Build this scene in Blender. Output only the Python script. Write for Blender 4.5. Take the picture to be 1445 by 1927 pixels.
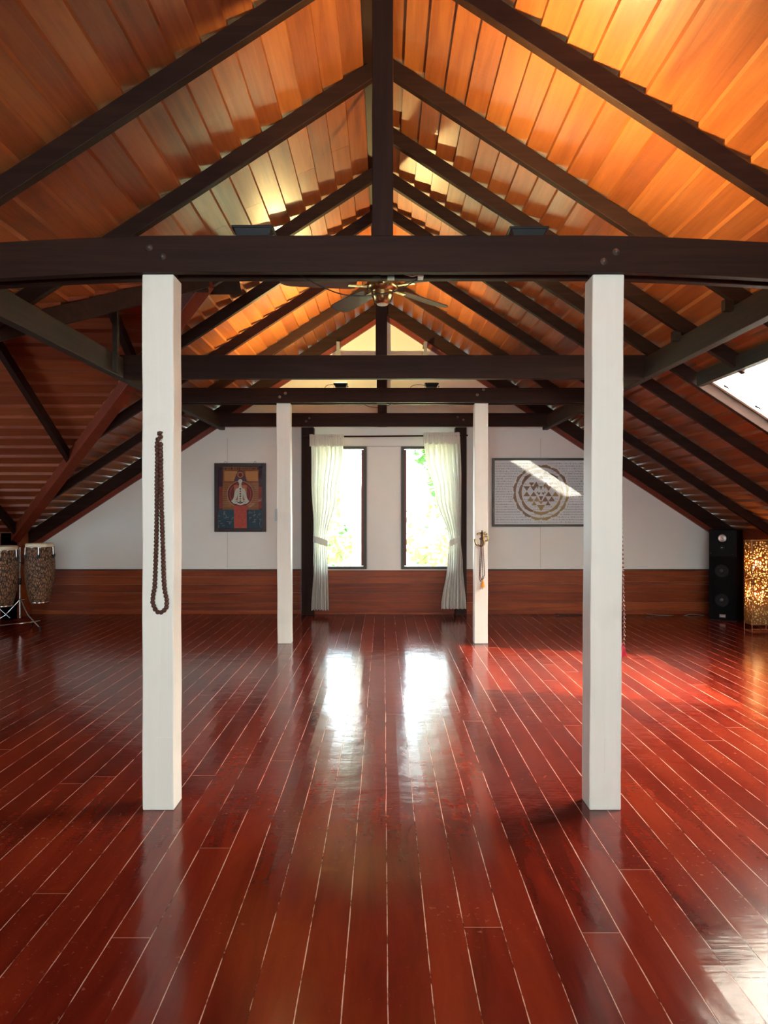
import bpy, math, random
from mathutils import Vector, Matrix
R = random.Random(7)
for o in list(bpy.data.objects): bpy.data.objects.remove(o)
S = bpy.context.scene
COL = S.collection
F = 1400.0; CZ = 1.41; CX = 722.0; CY = 961.0

# ------------------------------------------------------------ camera, world, lights, exposure
cam = bpy.data.cameras.new('camera'); camo = bpy.data.objects.new('camera', cam); COL.objects.link(camo)
camo.location = (0, 0, CZ); camo.rotation_euler = (math.radians(90), 0, 0)
cam.sensor_fit = 'HORIZONTAL'; cam.sensor_width = 36; cam.lens = 36 * F / 1445
cam.shift_x = (722.5 - CX) / 1445; cam.shift_y = -(963.5 - CY) / 1445
cam.clip_start = 0.05
S.camera = camo
S.view_settings.view_transform = 'Standard'; S.view_settings.look = 'None'
S.view_settings.gamma = 1; S.view_settings.use_curve_mapping = False
S.view_settings.exposure = 0.86
W = bpy.data.worlds.new('world'); S.world = W; W.use_nodes = True
bg = W.node_tree.nodes['Background']; bg.inputs[0].default_value = (0.74, 0.93, 1.0, 1); bg.inputs[1].default_value = 9.5

def area(name, loc, direction, sx, sy, power, color, portal=False, spread=180):
    l = bpy.data.lights.new(name, 'AREA'); l.shape = 'RECTANGLE'; l.size = sx; l.size_y = sy
    l.energy = power; l.color = color; l.spread = math.radians(spread)
    if portal: l.cycles.is_portal = True
    o = bpy.data.objects.new(name, l); COL.objects.link(o); o.location = loc
    o.rotation_euler = Vector(direction).to_track_quat('-Z', 'Y').to_euler()
    return o
TANP = 0.655; H = 2.75; HB = 2.87           # roof pitch, rafter underside and board plane over the eye, at the ridge
SKX0, SKX1, SKY0, SKY1 = 2.688, 3.968, 4.2, 6.16
# daylight over the roof window (sits just above the cloth and the opening)
sl = math.sqrt(1 + TANP ** 2)
area('daylight_roof_window', ((SKX0 + SKX1) / 2 + .13, (SKY0 + SKY1) / 2, CZ + HB - TANP * (SKX0 + SKX1) / 2 + .2),
     (-TANP, 0, -1), SKY1 - SKY0, (SKX1 - SKX0) * sl, 440, (1.0, 0.94, 0.84))
bpy.data.objects['daylight_roof_window'].rotation_euler = Matrix(((0, -1 / sl, TANP / sl), (1, 0, 0), (0, TANP / sl, 1 / sl))).to_euler()
# daylight in the windows behind the camera and in the wing
area('daylight_rear_window_left', (-.85, -2.95, 1.75), (.0, 1, -.05), 1.6, 1.5, 27, (0.74, 0.91, 1.0))
area('daylight_rear_window_right', (.85, -2.95, 1.75), (.0, 1, -.05), 1.6, 1.5, 31, (1.0, 0.80, 0.54))
area('daylight_wing_window', (-6.1, 6.0, 1.25), (1, 0, 0), .75, 1.0, 14, (0.66, 0.86, 1.0))
for x in (-.6, .6): area('daylight_portal', (x, 10.45, 1.45), (0, -1, 0), .7, 1.7, 1, (1, 1, 1), portal=True)
sun = bpy.data.lights.new('sun', 'SUN'); sun.energy = 30; sun.color = (1, .90, .74); sun.angle = math.radians(1.5)
suno = bpy.data.objects.new('sun', sun); COL.objects.link(suno)
suno.rotation_euler = Vector((-.767, .65, -1)).to_track_quat('-Z', 'Y').to_euler()

# ------------------------------------------------------------ helpers
def P(px, py, D): return Vector(((px - CX) / F * D, D, CZ + (CY - py) / F * D))
def X(px, D): return (px - CX) / F * D
def Z(py, D): return CZ + (CY - py) / F * D

class MB:
    def __init__(s): s.v = []; s.f = []; s.m = []; s.t = []; s.s = []
    def add(s, vs, fs, mi=0, tone=0.5, smooth=False):
        b = len(s.v); s.v += [tuple(v) for v in vs]
        for f in fs: s.f.append([b + i for i in f]); s.m.append(mi); s.t.append(tone); s.s.append(smooth)
        return s
    def box(s, x0, x1, y0, y1, z0, z1, mi=0, tone=.5):
        return s.hexa([(x0, y0, z0), (x1, y0, z0), (x1, y1, z0), (x0, y1, z0), (x0, y0, z1), (x1, y0, z1), (x1, y1, z1), (x0, y1, z1)], mi, tone)
    def hexa(s, c, mi=0, tone=.5):
        return s.add(c, [(0, 3, 2, 1), (4, 5, 6, 7), (0, 1, 5, 4), (1, 2, 6, 5), (2, 3, 7, 6), (3, 0, 4, 7)], mi, tone)
    def prism(s, pts, axis, a, b, mi=0, tone=.5):
        # pts in the two remaining axes, extruded along axis from a to b
        def mk(p, t): return {'y': (p[0], t, p[1]), 'x': (t, p[0], p[1]), 'z': (p[0], p[1], t)}[axis]
        n = len(pts)
        vs = [mk(p, a) for p in pts] + [mk(p, b) for p in pts]
        fs = [list(range(n)), list(range(2 * n - 1, n - 1, -1))] + [(i, i + n, (i + 1) % n + n, (i + 1) % n) for i in range(n)]
        return s.add(vs, fs, mi, tone)
    def beam(s, p0, p1, w, h, up=(0, 0, 1), mi=0, tone=.5, cuts=1, bend=None):
        p0 = Vector(p0); p1 = Vector(p1); d = (p1 - p0).normalized()
        side = d.cross(Vector(up)).normalized(); u = side.cross(d).normalized()
        vs = []
        for k in range(cuts + 1):
            c = p0.lerp(p1, k / cuts)
            if bend: c = c + Vector((0, 0, bend(c)))
            for a, b in ((-1, -1), (1, -1), (1, 1), (-1, 1)): vs.append(c + side * a * w / 2 + u * b * h / 2)
        fs = [(0, 3, 2, 1)]
        for k in range(cuts):
            o = 4 * k
            for i in range(4): fs.append((o + i, o + (i + 1) % 4, o + 4 + (i + 1) % 4, o + 4 + i))
        o = 4 * cuts; fs.append((o, o + 1, o + 2, o + 3))
        return s.add(vs, fs, mi, tone)
    def tube(s, pts, r, n=8, mi=0, caps=True):
        pts = [Vector(p) for p in pts]; rs = r if isinstance(r, (list, tuple)) else [r] * len(pts)
        vs = []; ref = None
        for i, p in enumerate(pts):
            d = (pts[min(i + 1, len(pts) - 1)] - pts[max(i - 1, 0)]).normalized()
            if ref is None: ref = d.orthogonal().normalized()
            ref = (ref - d * ref.dot(d)).normalized(); b = d.cross(ref)
            for k in range(n):
                a = 2 * math.pi * k / n; vs.append(p + (ref * math.cos(a) + b * math.sin(a)) * rs[i])
        fs = []
        for i in range(len(pts) - 1):
            for k in range(n): fs.append((i * n + k, i * n + (k + 1) % n, (i + 1) * n + (k + 1) % n, (i + 1) * n + k))
        s.add(vs, fs, mi, smooth=True)
        if caps: s.add(vs[:n], [list(range(n - 1, -1, -1))], mi); s.add(vs[-n:], [list(range(n))], mi)
        return s
    def lathe(s, prof, c, n=24, mi=0, axis=(0, 0, 1)):
        q = Vector(axis).normalized().to_track_quat('Z', 'Y'); c = Vector(c)
        vs = []
        for r, z in prof:
            for k in range(n):
                a = 2 * math.pi * k / n; vs.append(c + q @ Vector((r * math.cos(a), r * math.sin(a), z)))
        fs = []
        for i in range(len(prof) - 1):
            for k in range(n): fs.append((i * n + k, i * n + (k + 1) % n, (i + 1) * n + (k + 1) % n, (i + 1) * n + k))
        return s.add(vs, fs, mi, smooth=True)
    def ball(s, c, r, n=10, m=7, mi=0, sc=(1, 1, 1)):
        c = Vector(c); vs = [c + Vector((0, 0, r * sc[2]))]; fs = []
        for i in range(1, m):
            t = math.pi * i / m
            for k in range(n):
                a = 2 * math.pi * k / n
                vs.append(c + Vector((r * sc[0] * math.sin(t) * math.cos(a), r * sc[1] * math.sin(t) * math.sin(a), r * sc[2] * math.cos(t))))
        vs.append(c - Vector((0, 0, r * sc[2])))
        for k in range(n): fs.append((0, 1 + k, 1 + (k + 1) % n))
        for i in range(m - 2):
            for k in range(n): fs.append((1 + i * n + k, 1 + (i + 1) * n + k, 1 + (i + 1) * n + (k + 1) % n, 1 + i * n + (k + 1) % n))
        l = len(vs) - 1
        for k in range(n): fs.append((l, 1 + (m - 2) * n + (k + 1) % n, 1 + (m - 2) * n + k))
        return s.add(vs, fs, mi, smooth=True)
    def build(s, name, mats, parent=None, bevel=0, origin=None):
        if not isinstance(mats, (list, tuple)): mats = [mats]
        me = bpy.data.meshes.new(name)
        off = Vector(origin) if origin is not None else (parent['org'] if False else Vector((0, 0, 0)))
        base = Vector(parent.matrix_basis.translation) if parent and parent.parent is None else Vector((0, 0, 0))
        if parent and parent.parent: base = Vector(parent.parent.matrix_basis.translation) + Vector(parent.matrix_basis.translation)
        vs = [tuple(Vector(v) - base - off) for v in s.v]
        me.from_pydata(vs, [], s.f)
        for m in mats: me.materials.append(m)
        me.polygons.foreach_set('material_index', s.m); me.polygons.foreach_set('use_smooth', s.s)
        at = me.attributes.new('tone', 'FLOAT', 'FACE'); at.data.foreach_set('value', s.t)
        me.update()
        o = bpy.data.objects.new(name, me); COL.objects.link(o)
        if parent: o.parent = parent
        o.location = off
        if bevel:
            b = o.modifiers.new('bevel', 'BEVEL'); b.width = bevel; b.segments = 2; b.limit_method = 'ANGLE'
        return o

def tag(o, label, cat, group=None, kind=None):
    o['label'] = label; o['category'] = cat
    if group: o['group'] = group
    if kind: o['kind'] = kind
    return o
def thing(name, loc, label, cat, group=None):
    o = bpy.data.objects.new(name, None); COL.objects.link(o); o.location = loc; o.empty_display_size = .1
    return tag(o, label, cat, group)
def struct(mb, name, mats, parent=None, bevel=0):
    o = mb.build(name, mats, parent, bevel)
    if not parent: o['kind'] = 'structure'
    return o

# ------------------------------------------------------------ materials
class NT:
    def __init__(s, name):
        s.m = bpy.data.materials.new(name); s.m.use_nodes = True; s.t = s.m.node_tree
        s.p = s.t.nodes['Principled BSDF']; s.out = s.t.nodes['Material Output']
    def n(s, typ, **kw):
        nd = s.t.nodes.new(typ)
        for k, v in kw.items():
            if k.startswith('i_'): nd.inputs[k[2:].replace('_', ' ')].default_value = v
            else: setattr(nd, k, v)
        return nd
    def l(s, a, b): s.t.links.new(a, b)
    def math(s, op, a, b=None, c=None, clamp=False):
        nd = s.t.nodes.new('ShaderNodeMath'); nd.operation = op; nd.use_clamp = clamp
        for i, v in enumerate((a, b, c)):
            if v is None: continue
            if isinstance(v, (int, float)): nd.inputs[i].default_value = v
            else: s.l(v, nd.inputs[i])
        return nd.outputs[0]
    def mix(s, f, a, b, blend='MIX'):
        nd = s.t.nodes.new('ShaderNodeMix'); nd.data_type = 'RGBA'; nd.blend_type = blend
        for i, v in ((0, f), (6, a), (7, b)):
            if isinstance(v, (int, float)): nd.inputs[i].default_value = v
            elif isinstance(v, tuple): nd.inputs[i].default_value = (*v, 1)
            else: s.l(v, nd.inputs[i])
        return nd.outputs[2]
    def ramp(s, f, stops):
        nd = s.t.nodes.new('ShaderNodeValToRGB'); s.l(f, nd.inputs[0]); e = nd.color_ramp.elements
        while len(e) < len(stops): e.new(.5)
        for el, (p, c) in zip(e, stops): el.position = p; el.color = (*c, 1) if len(c) == 3 else c
        return nd.outputs[0]
    def coords(s, scale=(1, 1, 1), geo=True):
        g = s.n('ShaderNodeNewGeometry').outputs['Position'] if geo else s.n('ShaderNodeTexCoord').outputs['Object']
        mp = s.n('ShaderNodeMapping'); s.l(g, mp.inputs[0]); mp.inputs['Scale'].default_value = scale
        return mp.outputs[0]
    def noise(s, vec, scale=5, detail=3, rough=.5, dist=0):
        nd = s.n('ShaderNodeTexNoise'); s.l(vec, nd.inputs['Vector'])
        nd.inputs['Scale'].default_value = scale; nd.inputs['Detail'].default_value = detail
        nd.inputs['Roughness'].default_value = rough; nd.inputs['Distortion'].default_value = dist
        return nd.outputs['Fac']
    def bump(s, h, strength=.3, dist=.01):
        nd = s.n('ShaderNodeBump'); s.l(h, nd.inputs['Height']); nd.inputs['Strength'].default_value = strength
        nd.inputs['Distance'].default_value = dist; s.l(nd.outputs[0], s.p.inputs['Normal']); return nd

def plain(name, col, rough=.5, metal=0, spec=.5, bump=0, bscale=60, var=0):
    m = NT(name); p = m.p
    p.inputs['Base Color'].default_value = (*col, 1); p.inputs['Roughness'].default_value = rough
    p.inputs['Metallic'].default_value = metal; p.inputs['Specular IOR Level'].default_value = spec
    if var or bump:
        v = m.coords(geo=False); nz = m.noise(v, bscale, 4)
        if var: m.l(m.mix(m.math('MULTIPLY', nz, var), tuple(col), tuple(c * .45 for c in col)), p.inputs['Base Color'])
        if bump: m.bump(nz, bump, .004)
    return m.m

def wood(name, c_dark, c_mid, c_light, axis='y', rough=.3, spec=.5, tonev=1.0, bump=.25, coat=0):
    m = NT(name); p = m.p
    at = m.n('ShaderNodeAttribute', attribute_name='tone')
    sc = {'x': (1.2, 22, 22), 'y': (22, 1.2, 22), 'z': (22, 22, 1.2)}[axis]
    g = m.n('ShaderNodeNewGeometry').outputs['Position']
    off = m.n('ShaderNodeCombineXYZ'); t10 = m.math('MULTIPLY', at.outputs['Fac'], 37.0)
    for i in range(3): m.l(t10, off.inputs[i])
    ad = m.n('ShaderNodeVectorMath', operation='ADD'); m.l(g, ad.inputs[0]); m.l(off.outputs[0], ad.inputs[1])
    mp = m.n('ShaderNodeMapping'); m.l(ad.outputs[0], mp.inputs[0]); mp.inputs['Scale'].default_value = sc
    grain = m.noise(mp.outputs[0], 1.0, 5, .62, .8)
    mp2 = m.n('ShaderNodeMapping'); m.l(ad.outputs[0], mp2.inputs[0]); mp2.inputs['Scale'].default_value = tuple(max(1.0, v / 8) for v in sc)
    blot = m.noise(mp2.outputs[0], 1.3, 4, .6, .15)
    f = m.math('ADD', m.math('MULTIPLY', grain, .72), m.math('MULTIPLY', blot, .28))
    f = m.math('ADD', f, m.math('MULTIPLY', m.math('SUBTRACT', at.outputs['Fac'], .5), .45 * tonev), clamp=True)
    m.l(m.ramp(f, [(.12, c_dark), (.46, c_mid), (.86, c_light)]), p.inputs['Base Color'])
    m.l(m.math('ADD', m.math('MULTIPLY', blot, .16), rough - .07), p.inputs['Roughness'])
    p.inputs['Specular IOR Level'].default_value = spec
    # across-grain figure ("ripples") that breaks up the varnish highlight
    sc3 = {'x': (30, 3, 3), 'y': (3, 30, 3), 'z': (3, 3, 30)}[axis]
    mp3 = m.n('ShaderNodeMapping'); m.l(ad.outputs[0], mp3.inputs[0]); mp3.inputs['Scale'].default_value = sc3
    rip = m.noise(mp3.outputs[0], 1.0, 3, .6, 1.0)
    m.bump(m.math('ADD', m.math('MULTIPLY', grain, .5), m.math('MULTIPLY', rip, .7)), bump, .006)
    return m.m

M = {}
M['roof_y'] = wood('varnished_roof_board', (.085, .017, .006), (.27, .073, .019), (.46, .160, .040), 'y', .35, .75, .55, .2)
M['roof_x'] = wood('varnished_wing_board', (.13, .025, .008), (.20, .036, .011), (.36, .090, .026), 'x', .44, .4, .6, .15)
for a in 'xyz': M['dark_' + a] = wood('dark_timber_' + a, (.007, .0024, .0015), (.021, .0074, .0045), (.042, .016, .009), a, .55, .14, 0, .1)
M['grey_y'] = wood('weathered_dark_timber', (.012, .008, .006), (.030, .020, .014), (.052, .037, .027), 'y', .6, .2, 0, .2)
M['red_s'] = wood('red_timber', (.08, .010, .004), (.165, .023, .008), (.25, .042, .014), 'y', .45, .4, 0, .3)
M['wains'] = wood('wainscot_board', (.05, .008, .003), (.20, .036, .010), (.38, .095, .026), 'x', .42, .22, .8, .2)

def mk_wall():
    m = NT('painted_wall'); v = m.coords((1, 1, 1)); nz = m.noise(v, 3, 4)
    m.l(m.mix(nz, (.79, .765, .71), (.85, .825, .775)), m.p.inputs['Base Color']); m.p.inputs['Roughness'].default_value = .6
    m.bump(m.noise(v, 90, 2), .05, .003); return m.m
M['wall'] = mk_wall()
def mk_paint():
    m = NT('white_painted_timber'); v = m.coords((22, 22, 1.1)); nz = m.noise(v, 1, 5, .6, .6)
    b = m.noise(m.coords((1, 1, 1)), 4, 4)
    base = m.mix(m.math('MULTIPLY', nz, .8), (.83, .81, .73), (.72, .69, .60))
    m.l(m.mix(m.ramp(b, [(.55, (0, 0, 0)), (.75, (.35, .35, .35))]), base, (.62, .60, .50)), m.p.inputs['Base Color'])
    m.p.inputs['Roughness'].default_value = .45; m.bump(nz, .25, .004); return m.m
M['paint'] = mk_paint()

def mk_floor():
    m = NT('red_floor_boards'); g = m.n('ShaderNodeNewGeometry').outputs['Position']
    sx = m.n('ShaderNodeSeparateXYZ'); m.l(g, sx.inputs[0]); x, y = sx.outputs[0], sx.outputs[1]
    wv = m.n('ShaderNodeMapping'); m.l(g, wv.inputs[0]); wv.inputs['Scale'].default_value = (.6, 1.1, 1)
    wob = m.math('MULTIPLY', m.math('SUBTRACT', m.noise(wv.outputs[0], 1.0, 2), .5), .012)
    fine = m.n('ShaderNodeMapping'); m.l(g, fine.inputs[0]); fine.inputs['Scale'].default_value = (4, 1.6, 1)
    fn = m.noise(fine.outputs[0], 3.0, 5, .7)
    xx = m.math('ADD', m.math('ADD', x, wob), 13.0 - .0117)
    u = m.math('DIVIDE', xx, .130); idx = m.math('FLOOR', u); fr = m.math('FRACT', u)
    wn = m.n('ShaderNodeTexWhiteNoise', noise_dimensions='1D'); m.l(idx, wn.inputs['W']); rnd = wn.outputs['Value']
    wn2 = m.n('ShaderNodeTexWhiteNoise', noise_dimensions='1D'); m.l(m.math('ADD', idx, .37), wn2.inputs['W']); rnd2 = wn2.outputs['Value']
    edge = m.math('MULTIPLY', m.math('MINIMUM', fr, m.math('SUBTRACT', 1.0, fr)), .130)      # metres to the seam
    sw = m.math('MAXIMUM', m.math('ADD', m.math('MULTIPLY', fn, .0074), -.0018), .0010)
    seam = m.math('SUBTRACT', 1.0, m.math('SMOOTHSTEP' if False else 'DIVIDE', edge, m.math('MAXIMUM', sw, .00010)), clamp=True)
    seam = m.math('MULTIPLY', seam, 2.2, clamp=True)
    yy = m.math('DIVIDE', m.math('ADD', m.math('ADD', y, 30.0), m.math('MULTIPLY', rnd, 6.0)), 6.2)
    yf = m.math('FRACT', yy); ye = m.math('MULTIPLY', m.math('MINIMUM', yf, m.math('SUBTRACT', 1.0, yf)), 6.2)
    joint = m.math('LESS_THAN', ye, .0022)
    seg = m.n('ShaderNodeTexWhiteNoise', noise_dimensions='2D'); cb = m.n('ShaderNodeCombineXYZ')
    m.l(idx, cb.inputs[0]); m.l(m.math('FLOOR', yy), cb.inputs[1]); m.l(cb.outputs[0], seg.inputs['Vector'])
    st = m.n('ShaderNodeMapping'); m.l(g, st.inputs[0]); st.inputs['Scale'].default_value = (5, .7, 1)
    blot = m.noise(st.outputs[0], 1.5, 5, .6, .4)
    base = m.ramp(m.math('ADD', m.math('MULTIPLY', blot, .8), m.math('MULTIPLY', seg.outputs['Value'], .22)),
                  [(.25, (.055, .005, .003)), (.5, (.118, .0105, .0050)), (.78, (.190, .022, .0080))])
    # worn pale flecks
    vf = m.n('ShaderNodeMapping'); m.l(g, vf.inputs[0]); vf.inputs['Scale'].default_value = (1, 1, 1)
    fl = m.noise(vf.outputs[0], 38, 3, .7); area_n = m.noise(vf.outputs[0], 1.1, 3, .6)
    flm = m.math('MULTIPLY', m.ramp(fl, [(.62, (0, 0, 0)), (.70, (1, 1, 1))]), m.ramp(area_n, [(.50, (0, 0, 0)), (.68, (.7, .7, .7))]))
    base = m.mix(flm, base, (.42, .16, .10))
    # big worn orange patches
    pn = m.noise(vf.outputs[0], 2.3, 5, .65, .3)
    base = m.mix(m.ramp(pn, [(.64, (0, 0, 0)), (.74, (.35, .35, .35))]), base, (.30, .055, .015))
    scol = m.ramp(fn, [(.40, (.06, .018, .012)), (.50, (.60, .36, .27))])
    full = m.mix(seam, base, scol); full = m.mix(m.math('MULTIPLY', joint, .7), full, (.40, .20, .14))
    m.l(full, m.p.inputs['Base Color'])
    rg = m.math('ADD', m.math('ADD', m.math('MULTIPLY', area_n, .10), .085), m.math('MULTIPLY', fl, .04))
    m.l(m.math('ADD', rg, 0.0), m.p.inputs['Roughness'])
    m.p.inputs['Specular IOR Level'].default_value = .33
    # height: cupped, tilted boards, long waves, ripple across
    tilt = m.math('MULTIPLY', m.math('MULTIPLY', m.math('SUBTRACT', fr, .5), m.math('SUBTRACT', rnd2, .5)), .0016)
    cup = m.math('MULTIPLY', m.math('MULTIPLY', edge, edge), .10)
    lw = m.n('ShaderNodeMapping'); m.l(g, lw.inputs[0]); lw.inputs['Scale'].default_value = (6, 6, 1)
    wave = m.math('MULTIPLY', m.noise(lw.outputs[0], 1, 3), 0.0024)
    rp = m.n('ShaderNodeMapping'); m.l(g, rp.inputs[0]); rp.inputs['Scale'].default_value = (3, 60, 1)
    rip = m.math('MULTIPLY', m.math('MULTIPLY', m.noise(rp.outputs[0], 1, 2), m.ramp(area_n, [(.30, (.1, .1, .1)), (.75, (1, 1, 1))])), .0006)
    h = m.math('ADD', m.math('ADD', tilt, cup), m.math('ADD', wave, rip))
    h = m.math('SUBTRACT', h, m.math('MULTIPLY', seam, .0012))
    nd = m.bump(h, .9, 1.0)
    return m.m
M['floor'] = mk_floor()

def mk_glass(name='window_glass', tint=(1, 1, 1), rough=0.0):
    m = NT(name); t = m.t; t.nodes.remove(m.p)
    fr = m.n('ShaderNodeFresnel'); fr.inputs[0].default_value = 1.45
    tr = m.n('ShaderNodeBsdfTransparent'); tr.inputs[0].default_value = (*tint, 1)
    gl = m.n('ShaderNodeBsdfGlossy'); gl.inputs['Roughness'].default_value = rough
    mx = m.n('ShaderNodeMixShader'); m.l(fr.outputs[0], mx.inputs[0]); m.l(tr.outputs[0], mx.inputs[1]); m.l(gl.outputs[0], mx.inputs[2])
    m.l(mx.outputs[0], m.out.inputs[0]); return m.m
M['glass'] = mk_glass()
M['pic_glass'] = mk_glass('picture_glass', rough=.02)
def mk_cloth(name, col, trans, clear=0.0):
    m = NT(name); t = m.t; t.nodes.remove(m.p)
    d = m.n('ShaderNodeBsdfDiffuse'); d.inputs[0].default_value = (*col, 1)
    tl = m.n('ShaderNodeBsdfTranslucent'); tl.inputs[0].default_value = (*col, 1)
    mx = m.n('ShaderNodeMixShader'); mx.inputs[0].default_value = trans; m.l(d.outputs[0], mx.inputs[1]); m.l(tl.outputs[0], mx.inputs[2])
    o = mx
    if clear:
        tp = m.n('ShaderNodeBsdfTransparent'); m2 = m.n('ShaderNodeMixShader'); m2.inputs[0].default_value = clear
        m.l(mx.outputs[0], m2.inputs[1]); m.l(tp.outputs[0], m2.inputs[2]); o = m2
    m.l(o.outputs[0], m.out.inputs[0]); return m.m
M['curtain'] = mk_cloth('curtain_linen', (.86, .84, .79), .36)
M['sheet'] = mk_cloth('white_sheet', (.93, .91, .84), .6, .35)
M['brass'] = plain('aged_brass', (.42, .30, .12), .25, .9)
M['chrome'] = plain('chrome', (.6, .6, .58), .18, 1)
M['steel'] = plain('bolt_steel', (.16, .14, .13), .4, .8)
M['black'] = plain('black_plastic', (.008, .008, .009), .4, spec=.25)
M['blackcab'] = plain('black_cabinet', (.004, .004, .005), .5, spec=.15)
M['grille'] = plain('black_grille_cloth', (.005, .005, .006), .9, spec=.1, bump=.3, bscale=400)
M['grey'] = plain('grey_metal', (.25, .25, .24), .4, .6)
M['white'] = plain('white_plastic', (.75, .74, .70), .4)
M['cream'] = plain('cream_enamel', (.74, .70, .55), .4)
M['frame_olive'] = plain('window_frame_paint', (.045, .034, .02), .5)
M['bead'] = plain('rudraksha_bead', (.10, .035, .02), .6, bump=.8, bscale=300, var=.8)
M['beadred'] = plain('dark_red_bead', (.12, .02, .015), .4, var=.6)
M['cord'] = plain('thread', (.5, .3, .25), .8)
M['tassel_red'] = plain('crimson_tassel', (.55, .02, .05), .8)
M['tassel_amber'] = plain('amber_tassel', (.80, .36, .03), .7)
M['tassel_pale'] = plain('pale_tassel', (.72, .55, .42), .8)
M['skin'] = plain('drum_skin', (.72, .62, .45), .55)
def em(name, col, st):
    m = NT(name); m.p.inputs['Base Color'].default_value = (*col, 1)
    m.p.inputs['Emission Color'].default_value = (*col, 1); m.p.inputs['Emission Strength'].default_value = st; return m.m
M['lamp_on'] = em('lit_lamp_glass', (1, .72, .30), 12)
M['bulb'] = em('lit_bulb', (1, .80, .45), 9)
M['lens_off'] = plain('unlit_lamp_glass', (.05, .05, .05), .1)

# ------------------------------------------------------------ roof geometry
RY = [2.45, 3.66, 4.68, 5.50, 6.10, 6.95, 7.90, 8.98, 10.08]
YF, YB = -3.1, 10.17                    # rear wall behind the camera, gable wall in view
WY, WH, WT = 6.0, 1.82, 0.60            # wing ridge: y, rafter underside over the eye, pitch
WHB = WH + .12
WXE = 6.3
def vx(y): return (HB - WHB + WT * abs(y - WY)) / TANP          # |x| of the valley at y
def vy(ax): return max(0.0, (TANP * ax - (HB - WHB)) / WT)      # |y-WY| of the valley at |x|
PW, STEP, TH = .128, .028, .032
def zb(ax): return CZ + HB - TANP * ax

def main_roof(side, name):
    mb = MB(); k = 0; ax = 0.0
    while ax < 4.98:
        a0, a1 = ax, ax + PW
        z0, z1 = zb(a0), zb(a1) + STEP
        z1o = z1 + 0.0
        def seg(ya0, ya1, yb0, yb1, tone):      # a = upslope edge y-range, b = downslope edge
            ax1 = a1 + .006
            c = [(side * a0, ya0, z0), (side * ax1, yb0, z1), (side * ax1, yb1, z1), (side * a0, ya1, z0)]
            c2 = [(p[0] , p[1], p[2] + TH + .004) for p in c]
            if side < 0: c = [c[1], c[0], c[3], c[2]]; c2 = [c2[1], c2[0], c2[3], c2[2]]
            mb.hexa(c + c2, 0, tone)
        y = YF - .2 - R.random() * 2
        bounds = [YF - .3]
        while y < YB + .3:
            y += .9
            for ry in RY:
                if y - .9 < ry <= y and R.random() < .33 and ry < YB: bounds.append(ry)
        bounds.append(YB + .25)
        for b0, b1 in zip(bounds[:-1], bounds[1:]):
            tone = R.random(); b1 -= .002
            if side < 0:
                # clip at the valleys of the left wing
                n0, n1 = vy(a0), vy(a1); tk = .05
                if n1 <= 0: seg(b0, b1, b0, b1, tone); continue
                lo0, lo1 = WY - n0 + tk, WY - n1 + tk
                hi0, hi1 = WY + n0 - tk, WY + n1 - tk
                if b0 < max(lo0, lo1): seg(b0, max(b0, min(b1, lo0)), b0, max(b0, min(b1, lo1)), tone)
                if b1 > min(hi0, hi1): seg(min(b1, max(b0, hi0)), b1, min(b1, max(b0, hi1)), b1, tone)
            else:
                if a1 > SKX0 + .01 and a0 < SKX1 - .02 and b1 > SKY0 and b0 < SKY1:
                    if b0 < SKY0: seg(b0, SKY0, b0, SKY0, tone)
                    if b1 > SKY1: seg(SKY1, b1, SKY1, b1, tone)
                else: seg(b0, b1, b0, b1, tone)
        ax += PW; k += 1
    return struct(mb, name, M['roof_y'])
main_roof(-1, 'ceiling_left'); main_roof(1, 'ceiling_right')
def wing_roof(sg, name):
    mb = MB(); d = 0.0; PWW = .15
    while d < 3.9:
        d0, d1 = d, d + PWW
        z0 = CZ + WHB - WT * d0; z1 = CZ + WHB - WT * d1 + STEP
        y0, y1 = WY + sg * d0, WY + sg * (d1 + .006)
        x0, x1 = -(vx(WY + d0) - .03), -(vx(WY + d1) - .03)
        brk = [0, .35 + .5 * R.random(), 1]
        xe = -WXE - .1
        for i in range(2):
            f0, f1 = brk[i], brk[i + 1]; tone = R.random()
            A = (x0 + (xe - x0) * f0, y0, z0); B = (x1 + (xe - x1) * f0, y1, z1); C = (x1 + (xe - x1) * f1, y1, z1); D = (x0 + (xe - x0) * f1, y0, z0)
            lo = [D, A, B, C] if sg > 0 else [C, B, A, D]
            mb.hexa(lo + [(p[0], p[1], p[2] + TH) for p in lo], 0, tone)
        d += PWW
    return struct(mb, name, M['roof_x'])
wing_roof(1, 'ceiling_wing_far'); wing_roof(-1, 'ceiling_wing_near')
rc = MB(); rc.prism([(-.3, zb(0) - .13), (0, zb(0) + .09), (.3, zb(0) - .13), (.3, zb(0) - .10), (0, zb(0) + .13), (-.3, zb(0) - .10)], 'y', YF - .3, YB + .3)
struct(rc, 'ceiling_ridge_cap', M['grey_y'])
rc = MB(); rc.prism([(WY - .3, CZ + WHB - .11), (WY, CZ + WHB + .08), (WY + .3, CZ + WHB - .11), (WY, CZ + WHB + .12)], 'x', -WXE - .2, -1.2)
struct(rc, 'ceiling_wing_ridge_cap', M['grey_y'])
# skylight: curb, cloth
GY = SKY1
struct(MB().box(-6.6, 5.2, YF - .2, YB + .3, -.25, 0), 'floor', M['floor'])

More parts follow.
